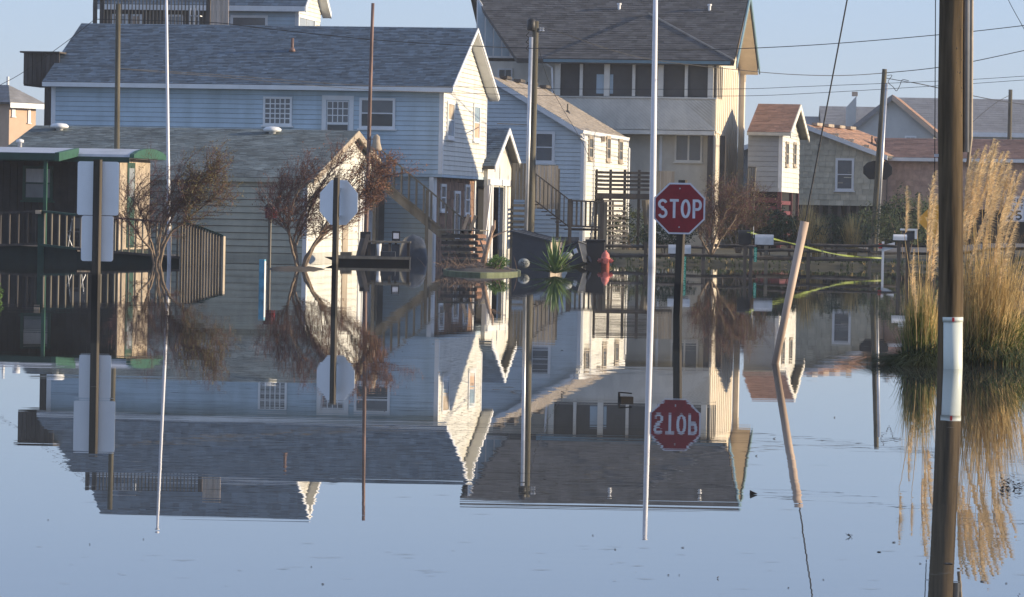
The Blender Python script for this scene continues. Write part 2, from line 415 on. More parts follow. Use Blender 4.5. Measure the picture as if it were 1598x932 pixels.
exec_parts = []
# ================================================================== THE SETTING
def grid(xs, ys, fz):
    mb = MB(); nx = len(xs)
    for y in ys:
        for x in xs: mb.v.append((x, y, fz(x, y)))
    for j in range(len(ys)-1):
        for i in range(nx-1):
            a = j*nx+i; mb.f.append((a, a+1, a+nx+1, a+nx))
    return mb
def ss(a, b, x):
    t = max(0, min(1, (x-a)/(b-a))); return t*t*(3-2*t)
def fbm(x, y, s): return mnoise.fractal(V((x*s, y*s, 3.3)), 1.0, 2.0, 4)
def ground_z(x, y):
    n = fbm(x, y, .35)
    ys = 113.5 if x > 2.6 else 135+0*x
    if x < -6: ys = 150
    k = ss(ys-1.2, ys+1.6, y+n*.6)
    lx = 10.0 + (y-80)*.078                         # verge on the right
    k2 = ss(-.3, 1.6, x-lx+n*.4)*ss(74, 78, y+n)
    k = max(k, k2)
    return -.35 + k*(.50+.05*n) + .15*ss(150, 260, y) + (.25*ss(0, 3, x-lx-.8)*k2)
xs = [-900, -400, -200, -100, -50] + [-30+i*.6 for i in range(84)] + [24, 30, 45, 80, 160, 400, 900]
ys = [-60, 0, 40, 60] + [70+i*.6 for i in range(134)] + [155, 165, 180, 210, 260, 400, 800, 2000, 5000]
struct(grid(xs, ys, ground_z).build('ground', 'ground', smooth=True))
# water: mirror-calm, murky; the ripples tilt the normal
Mw = bpy.data.materials.new('flood_water'); Mw.use_nodes = True
nt = Mw.node_tree; N = nt.nodes; L = nt.links; b = N['Principled BSDF']
b.inputs['Base Color'].default_value = (.05, .055, .055, 1); b.inputs['Roughness'].default_value = .0
b.inputs['IOR'].default_value = 1.85
geo = N.new('ShaderNodeNewGeometry')
def wave(sx, sy, amp, seed, detail=2):
    mp = N.new('ShaderNodeMapping'); mp.inputs['Scale'].default_value = (sx, sy, 1); mp.inputs['Location'].default_value = (seed, seed*2, 0)
    L.new(geo.outputs['Position'], mp.inputs[0])
    nz = N.new('ShaderNodeTexNoise'); nz.inputs['Scale'].default_value = 1; nz.inputs['Detail'].default_value = detail
    L.new(mp.outputs[0], nz.inputs[0])
    s1 = N.new('ShaderNodeVectorMath'); s1.operation = 'SUBTRACT'; s1.inputs[1].default_value = (.5, .5, .5); L.new(nz.outputs['Color'], s1.inputs[0])
    s2 = N.new('ShaderNodeVectorMath'); s2.operation = 'MULTIPLY'; s2.inputs[1].default_value = (amp*.25, amp, 0); L.new(s1.outputs[0], s2.inputs[0])
    return s2.outputs[0]
def mask(sx, sy, lo_, hi_, seed, a=0, c=1):
    mp = N.new('ShaderNodeMapping'); mp.inputs['Scale'].default_value = (sx, sy, 1); mp.inputs['Location'].default_value = (seed, seed, 0)
    L.new(geo.outputs['Position'], mp.inputs[0])
    nz = N.new('ShaderNodeTexNoise'); nz.inputs['Scale'].default_value = 1; nz.inputs['Detail'].default_value = 2
    L.new(mp.outputs[0], nz.inputs[0])
    mr = N.new('ShaderNodeMapRange'); mr.inputs[1].default_value = lo_; mr.inputs[2].default_value = hi_
    mr.inputs[3].default_value = a; mr.inputs[4].default_value = c
    L.new(nz.outputs[0], mr.inputs[0]); return mr.outputs[0]
def mul(v, f):
    q = N.new('ShaderNodeVectorMath'); q.operation = 'SCALE'; L.new(v, q.inputs[0]); L.new(f, q.inputs['Scale']); return q.outputs[0]
def add(a_, b_):
    q = N.new('ShaderNodeVectorMath'); L.new(a_, q.inputs[0])
    if isinstance(b_, tuple): q.inputs[1].default_value = b_
    else: L.new(b_, q.inputs[1])
    return q.outputs[0]
wv = mul(wave(.38, 9.0, .0066, 3, 3), mask(.05, .12, .42, .60, 11, .35, 1))
wv = add(wv, mul(wave(.5, 2.0, .0022, 17), mask(.08, .3, .46, .62, 31, .25, 1)))
wv = add(wv, wave(.12, .5, .0011, 47))
nn = N.new('ShaderNodeVectorMath'); nn.operation = 'NORMALIZE'; L.new(add(wv, (0, 0, 1)), nn.inputs[0])
L.new(nn.outputs[0], b.inputs['Normal'])
wt_ = MB().poly([(-900, -60, 0), (900, -60, 0), (900, 900, 0), (-900, 900, 0)]).build('flood_water', Mw); struct(wt_)

# ================================================================== BUILDINGS
# ---- long pale-blue house -------------------------------------------------
h = House('blue_house', 'long blue-grey sided house with a slate-blue shingle roof and white-trimmed sunlit gable', 'house', 688, 120)
o = h.o
bd = h.s(757, 250)[0]
La = h.f(80, 200)[0]
zb = h.f(688, 272)[1]; zt = h.f(400, 138)[1]
ov = .38; ge = .36
ze = h.f(400, 132, -ov)[1]
br, zr = bd/2, h.s(739, 42, ge)[1]
sl_ = (zr-ze)/(br+ov)
ra, la = ge, h.f(66, 128, -ov)[0]
MB().box(La, 0, 0, bd, zb, zt+.02).build('wall', 'core', o)
gz = ze+sl_*ov-.14
MB().prism([(0, 0, zt), (0, bd, zt), (0, bd, gz), (0, br, zr-.14), (0, 0, gz)], (-.1, 0, 0)).build('gable_wall', 'core', o)
MB().prism([(La, 0, zt), (La, bd, zt), (La, bd, gz), (La, br, zr-.14), (La, 0, gz)], (.1, 0, 0)).build('gable_wall', 'core', o)
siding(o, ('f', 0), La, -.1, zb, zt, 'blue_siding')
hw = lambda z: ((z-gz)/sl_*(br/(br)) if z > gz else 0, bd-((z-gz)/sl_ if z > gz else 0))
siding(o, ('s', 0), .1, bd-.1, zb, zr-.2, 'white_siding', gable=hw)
corner(o, 0, 0, zb, zt+.05, .11); corner(o, La+.1, 0, zb, zt, .11)
MB().box(-.08, .03, bd-.1, bd+.03, zb, gz).build('corner_trim', 'white', o)
slope(o, (la, -ov, ze), (ra, -ov, ze), (ra, br, zr), (la, br, zr), sh='blue_shingle', course=.125, tab=.24)
slope(o, (ra, bd+ov, ze), (la, bd+ov, ze), (la, br, zr), (ra, br, zr), sh='blue_shingle', course=.29, tab=.5)
MB().box(la, ra, -ov-.03, -ov, ze-.15, ze-.012).build('fascia', 'white', o)
MB().box(la, ra-.05, -ov, 0.03, ze-.15, ze-.13).build('soffit', 'white', o)
rake(o, (ra, -ov-.03, ze+.0), (ra, br, zr), .13, .03); rake(o, (ra, br, zr), (ra, bd+ov, ze+.0), .13, .03)
MB().prism([(0.03, -ov, ze-.14), (ra, -ov, ze-.14), (ra, br, zr-.15), (.03, br, zr-.15)], (0, 0, -.03)).build('soffit', 'white', o)
MB().prism([(0.03, bd+ov, ze-.14), (ra, bd+ov, ze-.14), (ra, br, zr-.15), (.03, br, zr-.15)], (0, 0, -.03)).build('soffit', 'white', o)
def winf(h, px0, py0, px1, py1, b=0, **k):
    a0, z1 = h.f(px0, (py0+py1)/2, b)[0], h.f((px0+px1)/2, py0, b)[1]
    a1, z0 = h.f(px1, (py0+py1)/2, b)[0], h.f((px0+px1)/2, py1, b)[1]
    return window(h.o, ('f', b), a0, a1, z0, z1, **k)
def wins(h, px0, py0, px1, py1, a=0, **k):
    b0, z1 = h.s(px0, (py0+py1)/2, a)[0], h.s((px0+px1)/2, py0, a)[1]
    b1, z0 = h.s(px1, (py0+py1)/2, a)[0], h.s((px0+px1)/2, py1, a)[1]
    return window(h.o, ('s', a), b0, b1, z0, z1, **k)
winf(h, 411, 151, 456, 196, cols=5, rows=5, fw_=.07, gl='glass_grey', muntin=.035)
winf(h, 561, 153, 617, 201, fw_=.08, gl='glass', gl2='glass_grey')
# door with glazed upper half
a0, z1 = h.f(503, 149); a1, z0 = h.f(551, 240)
d = MB(); pbox(d, ('f', 0), a0, a0+.14, z0, z1, 0, .05); pbox(d, ('f', 0), a1-.14, a1, z0, z1, 0, .05); pbox(d, ('f', 0), a0+.14, a1-.14, z1-.14, z1, 0, .05)
d = d.build('door_frame', 'white', o)
g = MB(); pbox(g, ('f', 0), a0+.16, a1-.16, z0, z1-.16, .01, .035); g.build('door', 'white', d)
aa, zz1 = h.f(512, 159); ab, zz0 = h.f(543, 191)
g = MB(); pbox(g, ('f', 0), aa, ab, zz0, zz1, .036, .042); g.build('pane', 'glass_grey', d)
for i in (1, 2, 3):
    u = aa+(ab-aa)*i/4; g = MB(); pbox(g, ('f', 0), u-.015, u+.015, zz0, zz1, .043, .052); g.build('muntin', 'white', d)
for i in (1, 2):
    z_ = zz0+(zz1-zz0)*i/3; g = MB(); pbox(g, ('f', 0), aa, ab, z_-.015, z_+.015, .0435, .0525); g.build('muntin', 'white', d)
g = MB(); pbox(g, ('f', 0), aa, ab, zz0-.42, zz0-.08, .036, .042); g.build('pane', 'glass', d)
wins(h, 696, 158, 707, 217, fw_=.10, gl='glass_blue', gl2='tan_panel')
wins(h, 737, 162, 747, 221, fw_=.12, gl='tan_wall', gl2='glass_blue')
# roof vent pipe
p = V((h.f(433, 90)[0], br*.52, zr-sl_*br*.48))
MB().tube([p+V((0, 0, -.1)), p+V((0, 0, .42))], .05, 8).lathe([(.12, p.z-.02), (.06, p.z+.12)], p.x, p.y).build('vent_pipe', 'brown_pipe', o, smooth=True)
# ground storey, set back
g0 = -.28
MB().box(La+.3, g0, .15, bd-.25, -.3, zb-.002).build('lower_wall', 'core', o)
siding(o, ('f', .15), h.f(600, 330, .15)[0], g0, 0, zb-.01, 'blue_siding', name='lower_siding_board')
MB().box(La, .01, -.01, bd, zb-.09, zb-.003).build('band_board', 'blue_siding', o)
shakes(o, ('s', g0), .5, bd-.55, -.05, zb-.1, 'brown_shake', w=.16, c=.27, name='shakes')
for (x0, y0, x1, y1) in ((686, 287, 694, 330), (707, 298, 716, 370), (724, 288, 731, 336)):
    wins(h, x0, y0, x1, y1, g0, fw_=.09, gl='glass_grey')
MB().box(g0-.12, g0+.05, .15-.03, .5, -.1, zb-.1).build('corner_post', 'white', o)
MB().box(g0-.12, g0+.05, bd-.55, bd-.2, -.1, zb-.1).build('corner_post', 'white', o)
for px in (672,):
    a = h.f(px, 300, -.1)[0]; MB().box(a-.07, a+.07, -.0, .14, -.1, zb-.1).build('porch_post', 'white', o)
# small dark balcony on the far left end
xa, za = h.f(37, 80, 1.0); xb, zb2 = h.f(84, 132, 1.0)
for q, (y0, y1) in enumerate(((1.0, 1.05), (3.0, 3.05))):
    boards_v(o, ('f', y0+.03), xa, La-.05, zb2, za-.05, 'dark_wood', w=.15, name='balcony_board')
MB().box(xa-.1, La-.03, .9, 3.2, za-.05, za).build('balcony_cap', 'dark_wood', o)
MB().box(xa, La-.03, 1.06, 3.0, zb2-.05, zb2+.06).build('balcony_floor', 'dark_wood', o)
boards_v(o, ('s', xa), 1.1, 3.0, zb2, za-.05, 'dark_wood', w=.15, name='balcony_board')
xc = h.f(68, 150, 1.0)[0]
MB().box(xc, xc+.2, 1.1, 1.3, -.3, zb2-.05).build('balcony_post', 'dark_wood', o)

# ---- low grey-green garage -----------------------------------------------
h = House('garage', 'low grey-green garage with a long weathered grey roof and sunlit white end', 'garage', 478, 110)
o = h.o; gar = h
bd = h.s(606, 350)[0]; La = h.f(-30, 300)[0]
ov, ge = .15, .22
ze = h.f(350, 276, -ov)[1]; zw = ze-.02
br = bd/2; zr = h.s(558, 204, ge)[1]; sl_ = (zr-ze)/(br+ov)
la, ra = La-.2, ge
MB().box(La, 0, 0, bd, -.35, zw).build('wall', 'core', o)
gz = ze+sl_*ov-.14
MB().prism([(0, 0, zw), (0, bd, zw), (0, bd, gz), (0, br, zr-.14), (0, 0, gz)], (-.1, 0, 0)).build('gable_wall', 'core', o)
zband = h.f(400, 291)[1]
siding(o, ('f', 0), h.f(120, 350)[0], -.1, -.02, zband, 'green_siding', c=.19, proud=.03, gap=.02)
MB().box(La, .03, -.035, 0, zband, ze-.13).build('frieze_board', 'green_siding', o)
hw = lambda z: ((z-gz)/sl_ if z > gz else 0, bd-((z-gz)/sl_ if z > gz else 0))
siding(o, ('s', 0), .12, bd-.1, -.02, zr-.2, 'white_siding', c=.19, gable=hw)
corner(o, 0, 0, -.2, zband, .10)
slope(o, (la, -ov, ze), (ra, -ov, ze), (ra, br, zr), (la, br, zr), sh='grey_shingle', course=.12, tab=.26)
slope(o, (ra, bd+ov, ze), (la, bd+ov, ze), (la, br, zr), (ra, br, zr), sh='grey_shingle', course=.3, tab=.6)
MB().box(la, ra, -ov-.02, -ov, ze-.13, ze-.012).build('fascia', 'green_siding', o)
rake(o, (ra, -ov-.02, ze), (ra, br, zr), .2, .035, 'tan_wood'); rake(o, (ra, br, zr), (ra, bd+ov, ze), .2, .035, 'tan_wood')
# side door, post and trim on the lit end
for (x0, y0, x1, y1, nm, mt, n_) in ((533, 300, 541, 420, 'trim_board', 'tan_wood', .05), (562, 300, 583, 420, 'door', 'white', .035),
                                     (558, 300, 562, 420, 'trim_board', 'white', .06), (583, 296, 588, 420, 'trim_board', 'tan_wood', .06)):
    b0 = h.s(x0, 350)[0]; b1 = h.s(x1, 350)[0]; z1 = h.s(x0, y0)[1]
    g = MB(); pbox(g, ('s', 0), b0, b1, 0, z1, 0, n_); g.build(nm, mt, o)
for px, py in ((93, 197), (425, 204)):
    a_, z_ = h.f(px, py, br*.9)
    zz = zr - sl_*br*.1
    MB().lathe([(.10, zz-.05), (.11, zz+.06), (.27, zz+.08), (.28, zz+.14), (.2, zz+.2), (.05, zz+.22)], a_, br*.9, 14).build('roof_vent', 'white', o, smooth=True)

# ---- trailer home with green trim ----------------------------------------
h = House('trailer_home', 'dark brown trailer home with a pale metal roof and green trim at the left edge', 'trailer home', 184, 104, 7)
o = h.o
zt = h.f(120, 246)[1]; La = h.f(-40, 300)[0]; bd = 3.8
boards_v(o, ('f', .02), La, 0, .25, zt, 'trailer', w=.2, gap=.01, name='panel', th=.03)
MB().box(La, 0, .02, bd, .2, zt).build('wall', 'trailer', o)
boards_v(o, ('s', 0), 0, bd, .25, zt, 'tan_panel', w=.16, gap=.012, name='sunlit_end_panel', th=.03)  # tan on the dark trailer's right end stands for sunlight
b0, b1 = h.s(196, 300)[0], h.s(212, 300)[0]
g = MB(); pbox(g, ('s', 0), b0, b1-.4, .3, zt-.1, .03, .06); g = g.build('end_door', 'green_dark', o)
g = MB(); pbox(g, ('s', 0), b0+.12, b1-.52, zt-1.05, zt-.25, .061, .07); g.build('pane', 'glass_pale', bpy.data.objects[o.name].children[-1])
MB().box(La, .02, -.02, bd, -.1, .26).build('skirt', 'skirt', o)
# curved roof: profile across the depth
prof = [(-.25, zt), (-.2, zt+.10), (.4, zt+.20), (1.3, zt+.27), (1.9, zt+.28), (2.5, zt+.27), (3.4, zt+.2), (4.0, zt+.1), (4.05, zt)]
MB().prism([(La, y, z) for y, z in prof], (-La+.35, 0, 0)).build('roof', 'metal_roof', o)
MB().prism([(.351, y, z+.015) for y, z in prof], (.12, 0, 0)).build('roof_end_trim', 'trailer_green', o)
MB().box(La, .35, -.28, -.25, zt-.12, zt+.03).build('fascia', 'green_dark', o)
# projecting porch roof with a green corner
xa = h.f(86, 240, -2.3)[0]; zp = h.f(40, 238, -2.3)[1]
MB().hexa([(La, -2.3, zp-.16), (xa, -2.3, zp-.16), (xa, -.1, zp+.02), (La, -.1, zp+.02), (La, -2.3, zp), (xa, -2.3, zp), (xa, -.1, zp+.16), (La, -.1, zp+.16)]).build('porch_roof', 'metal_roof', o)
MB().box(La, xa, -2.34, -2.301, zp-.2, zp-.01).build('porch_fascia', 'green_dark', o)
MB().hexa([(xa+.002, -2.34, zp-.22), (xa+.12, -2.34, zp-.22), (xa+.12, -.1, zp-.05), (xa+.002, -.1, zp-.05), (xa+.002, -2.34, zp+.01), (xa+.12, -2.34, zp+.01), (xa+.12, -.1, zp+.17), (xa+.002, -.1, zp+.17)]).build('porch_end_trim', 'trailer_green', o)
xp = h.f(71, 300, -2.2)[0]
MB().box(xp-.05, xp+.04, -2.25, -2.16, -.2, zp-.17).build('porch_post', 'trailer_green', o)
winf(h, 36, 259, 83, 313, b=-.03, fr='green_dark', gl='glass_grey', gl2='curtain', fw_=.08)
for (px, py, r, hh) in ((31, 222, .11, .15),):
    a_, z_ = h.f(px, 228, 1.5)
    MB().lathe([(.06, zt+.2), (.06, zt+.40), (r, zt+.40), (r, zt+.47), (.03, zt+.5)], a_, 1.5, 12).build('roof_vent', 'white', o, smooth=True)

# ---- light blue house with tan roof ---------------------------------------
h = House('light_blue_house', 'light blue gabled house with a tan shingle roof, standing right of the long blue house', 'house', 909, 136)
o = h.o; tan_h = h
bd = h.s(979, 260)[0]
ov = .42
ge = .3
eR, zeR = h.f(906, 203, -ge)                         # front end of the right eave
pk, zpk = h.f(766, 119, -ge)
sl_ = (zpk-zeR)/(eR-pk)
La = 2*pk - 0
ovR = eR
za = zeR+sl_*ovR
MB().box(La, 0, 0, bd, -.3, za-.05).build('wall', 'core', o)
MB().prism([(La, 0, za-.05), (0, 0, za-.05), (pk, 0, zpk-.14)], (0, .1, 0)).build('gable_wall', 'core', o)
hf = lambda z: (La if z < za-.1 else La+(z-za+.1)/sl_, 0 if z < za-.1 else -(z-za+.1)/sl_)
siding(o, ('f', 0), La, -.08, .6, zpk-.2, 'lightblue_siding', c=.15, gable=hf)
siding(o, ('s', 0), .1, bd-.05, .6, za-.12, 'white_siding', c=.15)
corner(o, 0, 0, .1, za-.1, .1)
MB().box(-.1, .03, bd-.06, bd+.04, .1, za-.1).build('corner_trim', 'white', o)
slope(o, (eR, -ge, zeR), (eR, bd+ge, zeR), (pk, bd+ge, zpk), (pk, -ge, zpk), sh='tan_shingle', course=.16, tab=.34)
slope(o, (2*pk-eR, bd+ge, zeR), (2*pk-eR, -ge, zeR), (pk, -ge, zpk), (pk, bd+ge, zpk), sh='tan_shingle', course=.32, tab=.5)
rake(o, (pk, -ge, zpk), (eR, -ge, zeR), .2, .04); rake(o, (2*pk-eR, -ge, zeR), (pk, -ge, zpk), .2, .04)
MB().prism([(eR, -ge-.04, zeR-.12), (eR+.1, -ge-.04, zeR-.12), (eR+.12, -ge-.04, zeR), (eR, -ge-.04, zeR)], (0, bd+2*ge+.04, 0)).build('gutter', 'white', o)
MB().prism([(eR, -ge, zeR-.14), (pk, -ge, zpk-.14), (pk, 0, zpk-.14), (eR, 0, zeR-.14)], (0, 0, -.02)).build('soffit', 'white', o)
MB().prism([(0, -ge, za-.2), (eR, -ge, zeR-.13), (eR, bd+ge, zeR-.13), (0, bd+ge, za-.2)], (0, 0, -.02)).build('soffit', 'white', o)
for y_ in (-ge+.1, bd+.1):
    MB().tube([(eR+.05, y_, zeR-.1), (eR-.02, y_, zeR-.28), (.07, y_+(.25 if y_ < 0 else -.15), zeR-.42), (.07, y_+(.25 if y_ < 0 else -.15), .4)], .035, 6).build('downspout', 'white', o)
for i in range(4):
    y_ = bd*(.12+.26*i); MB().box(pk+.03, pk+.3, y_, y_+1.1, zpk-.02, zpk+.08).build('ridge_vent', 'dark_wood', o)
a_, z_ = .45*pk, zpk-sl_*(pk*-.55)
q = V((pk*.42, bd*.45, zpk+sl_*pk*.58)); MB().tube([q-V((0, 0, .1)), q+V((0, 0, .32))], .03, 6).lathe([(.11, q.z-.04), (.05, q.z+.08)], q.x, q.y, 8).build('vent_pipe', 'rubber', o)
winf(h, 833, 205, 866, 255, fr='white', gl='glass_grey', fw_=.1)
for (x0, y0, x1, y1) in ((917, 212, 924, 250), (945, 212, 951, 252), (964, 217, 970, 254)):
    wins(h, x0, y0, x1, y1, fr='tan_wood', gl='glass_grey', fw_=.12)
q = MB(); b_, z_ = h.s(938, 217); pbox(q, ('s', 0), b_-.12, b_+.12, z_-.1, z_+.1, .02, .16); q.build('wall_lamp', 'tan_panel', o)

# ---- white gabled annex ---------------------------------------------------
h = House('gabled_annex', 'narrow white gabled annex with a tall dark doorway between the two blue houses', 'annex', 760, 127.8)
o = h.o
bd = h.s(798, 350)[0]; La = -1.2; ov = .33; ge = .28
zr = h.s(783, 198, ge)[1]; br = bd/2
ze = h.s(803, 262, ge)[1]; sl_ = (zr-ze)/(br+ov); gz = ze+sl_*ov-.14
zc = ze
MB().box(La, -.6, 0, bd, -.3, gz).build('wall', 'white_siding', o)
pts = [(0, 0, gz), (0, br, zr-.14), (0, bd, gz)]
dz = h.s(775, 292)[1]
b0, b1 = h.s(766, 340)[0], h.s(785, 340)[0]
MB().prism([(0, 0, dz), (0, bd, dz), (0, bd, gz), (0, br, zr-.14), (0, 0, gz)], (-.12, 0, 0)).build('gable_wall', 'white_siding', o)
MB().box(-.12, 0, 0, b0, -.3, dz-.003).build('side_panel', 'white_siding', o)
MB().box(-.12, 0, b1, bd, -.3, dz-.003).build('side_panel', 'white_siding', o)
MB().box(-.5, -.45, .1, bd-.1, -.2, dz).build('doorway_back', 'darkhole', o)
for bb in (b0, b1+.15, .08, bd-.1):
    g = MB(); pbox(g, ('s', 0), bb-.1, bb+.1, -.2, dz+.05, .003, .06); g.build('column', 'white', o)
g = MB(); pbox(g, ('s', 0), .05, bd-.05, dz+.05, dz+.25, .003, .09); g.build('lintel', 'white', o)
slope(o, (La, -ov, ze), (ge, -ov, ze), (ge, br, zr), (La, br, zr), sh='blue_shingle', course=.16, tab=.3)
slope(o, (ge, bd+ov, ze), (La, bd+ov, ze), (La, br, zr), (ge, br, zr), sh='blue_shingle', course=.3, tab=.4)
rake(o, (ge, -ov, ze), (ge, br, zr), .2, .035); rake(o, (ge, br, zr), (ge, bd+ov, ze), .2, .035)
q = h.w(.35, b0+.5, 0)
t = MB().tube([at(767, 288, q.y-1.2), at(757, 372, q.y-1.6)], .03, 6).build('pole', 'white'); tag(t, 'thin white pole leaning across the tall dark doorway', 'pole')

# ---- big three-storey house ----------------------------------------------
h = House('large_beach_house', 'three-storey beige house with a screened balcony under a very large dark roof', 'house', 1113, 150)
o = h.o
ov = .45
eL, zE = h.f(848, 92, -ov); eRr = h.f(1140, 95, -ov)[0]
zf = h.f(1000, 98, -ov)[1]; zp0 = h.f(1000, 151)[1]; zp1 = h.f(1000, 202)[1]
aL = h.f(868, 120)[0]
depth = 9.0
Lm = h.f(760, 100, 2.2)[0]
# storeys behind the balcony
MB().box(aL, -.15, 2.2, depth, -.3, zp1).build('wall', 'taupe', o)
MB().box(aL, -.15, 2.2, depth, zp1, zf).build('upper_wall', 'taupe_board', o)
# lower front wall below the balcony
fl = h.f(1000, 203)[1]
MB().box(aL, -.02, 0, 2.2, fl-.16, fl-.003).build('balcony_floor', 'taupe_board', o)
wb = .8
MB().box(aL, -.02, wb, 2.19, -.3, fl-.17).build('lower_wall', 'taupe', o)
# parapet made of slanting boards
par = MB()
MB().box(aL, 0, .02, .08, zp1, zp0-.06).build('parapet_core', 'taupe', o)
nb = 42
for i in range(nb+8):
    x0 = aL + (0-aL)*(i-8)/nb; w_ = (0-aL)/nb-.02; dx = 1.1*(zp0-zp1)
    p = [(x0, zp0-.07), (x0+w_, zp0-.07), (x0+w_+dx, zp1), (x0+dx, zp1)]
    if p[2][0] > 0 and p[0][0] > aL:
        k = (0-p[1][0])/(p[2][0]-p[1][0])
        if p[1][0] >= 0: continue
        zc_ = p[1][1]+(p[2][1]-p[1][1])*k; p = [p[0], p[1], (0, zc_), (max(aL, min(0, p[3][0])), zp1 if p[3][0] < 0 else zc_)]
    elif p[0][0] < aL:
        if p[3][0] <= aL: continue
        k = (aL-p[0][0])/(p[3][0]-p[0][0]); zc_ = p[0][1]+(p[3][1]-p[0][1])*k
        p = [(aL, zc_), (max(aL, p[1][0]), p[1][1] if p[1][0] > aL else zc_), p[2], p[3]]
    MB().prism([(q[0], .019, q[1]) for q in p], (0, -.02, 0)).build('slanted_board', 'taupe_board', o)
MB().box(aL-.05, .05, -.05, .12, zp0-.06, zp0).build('parapet_cap', 'taupe_board', o)
for px, w_ in ((870, .22), (907, .12), (947, .22), (989, .12), (1031, .22), (1071, .12), (1109, .22)):
    a_ = h.f(px, 120)[0]; MB().box(a_-w_/2, a_+w_/2, 0, .1, zp0+.003, zf).build('balcony_post', 'taupe_board', o)
MB().box(aL, 0, .12, .14, zp0, zf).build('insect_screen', 'screen', o)
for (x0, x1, z_) in ((931, 944, 0), (952, 957, 0)):
    a0 = h.f(x0, 120, .1)[0]; a1 = h.f(x1, 120, .1)[0]
    MB().box(a0, a1, .1, .115, h.f(940, 146)[1], h.f(940, 116)[1]).build('bright_opening', 'glass_blue', o)
MB().box(eL, eRr, -ov-.03, -ov, zf-.02, zE+.02).build('fascia', 'teal', o)
MB().box(eL, eRr-.1, -ov, .5, zf-.02, zf+.02).build('soffit', 'taupe_board', o)
# corner posts of the lower levels
for px in (1108, 1127):
    a_ = h.f(px, 250, .1)[0]
    MB().box(a_-.11, a_+.11, .1, .3, .5, fl-.17).build('porch_post', 'dark_wood', o)
winf(h, 1053, 209, 1096, 253, b=wb, cols=2, rows=1, fr='taupe_board', gl='glass_grey', fw_=.07, muntin=.07)
a_ = h.f(1031, 240, wb-.05)[0]; MB().box(a_-.05, a_+.05, wb-.06, wb-.003, .5, fl-.2).build('trim_board', 'white', o)
# main roof
ri = depth/2
zR = h.f(1000, -14, ri)[1]
rl = h.f(733, -14, ri)[0]; rr = h.s(1166, -14)[0]
el2 = h.f(806, 93, -ov)[0]
slope(o, (el2, -ov, zE), (eRr+.12, -ov, zE), (eRr+.2, ri, zR), (rl, ri, zR), th=.2, sh='dark_shingle', course=.18, tab=.36)
slope(o, (eRr+.18, depth+.1, zE+.15), (rl, depth+.1, zE+.15), (rl, ri, zR), (eRr+.2, ri, zR), th=.2, sh='dark_shingle', course=.36, tab=.5)
sl_ = (zR-zE)/(ri+ov)
# balcony roof, a flat pyramid sitting proud of the main slope
apx, apz = h.f(1010, 12, 2.0)
bb_ = 2.6
apex = (apx, bb_, zE+sl_*(bb_+ov)+.12)
c0, c1 = (eL, -ov-.05, zE+.03), (eRr+.14, -ov-.05, zE+.03)
slope(o, c0, c1, apex, apex, th=.1, sh='dark_shingle', course=.18, tab=.36, name='balcony_roof')
MB().tube([V(c1)+V((0, .02, .02)), V(apex)+V((0, 0, .02))], .05, 6).build('lit_hip_cap', 'tan_shingle', o)  # tan on a charcoal roof: grazing light on this hip put into colour
for px, py in ((966, 27), (1107, 24)):
    a_, z_ = h.f(px, py, ri*.7); y_ = ri*.7; zz = zE+sl_*(y_+ov)
    MB().lathe([(.06, zz-.1), (.06, zz+.16), (.09, zz+.17), (.09, zz+.24)], a_, y_, 10).build('roof_vent', 'white', o)
# sunlit right side
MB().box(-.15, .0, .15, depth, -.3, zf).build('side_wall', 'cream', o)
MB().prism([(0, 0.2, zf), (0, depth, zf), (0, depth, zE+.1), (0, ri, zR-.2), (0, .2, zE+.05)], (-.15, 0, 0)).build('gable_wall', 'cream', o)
n_ = 12
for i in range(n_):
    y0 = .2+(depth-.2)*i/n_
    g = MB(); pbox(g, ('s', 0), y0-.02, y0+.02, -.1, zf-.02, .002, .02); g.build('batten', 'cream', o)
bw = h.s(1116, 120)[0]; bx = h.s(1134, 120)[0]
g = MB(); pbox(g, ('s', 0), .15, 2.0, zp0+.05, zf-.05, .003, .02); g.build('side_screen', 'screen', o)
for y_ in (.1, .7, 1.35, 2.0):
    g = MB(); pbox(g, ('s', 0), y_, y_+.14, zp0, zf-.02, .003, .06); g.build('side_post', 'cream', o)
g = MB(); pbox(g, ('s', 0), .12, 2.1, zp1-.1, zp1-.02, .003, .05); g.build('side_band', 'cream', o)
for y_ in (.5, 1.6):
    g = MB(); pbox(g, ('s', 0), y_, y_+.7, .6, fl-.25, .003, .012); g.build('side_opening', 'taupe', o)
# tall bay at the back right
by = h.s(1152, 200)[0]; 
q0 = .22
MB().box(.0, q0, by, depth+.6, -.3, h.s(1157, 44)[1]).build('bay_wall', 'cream', o)
g = MB(); pbox(g, ('s', q0), by+.3, depth+.3, h.s(1160, 130)[1], h.s(1160, 100)[1], .003, .03); g.build('bay_trim', 'cream', o)
rake(o, (eRr+.22, -ov, zE), (eRr+.22, ri, zR), .3, .05, 'teal'); rake(o, (eRr+.22, ri, zR), (eRr+.22, depth+.1, zE+.15), .3, .05, 'teal')
MB().prism([(.02, ri, zR-.3), (eRr+.18, ri, zR-.3), (eRr+.18, depth+.1, zE-.13), (.02, depth+.1, zE-.13)], (0, 0, -.04)).build('soffit', 'cream', o)
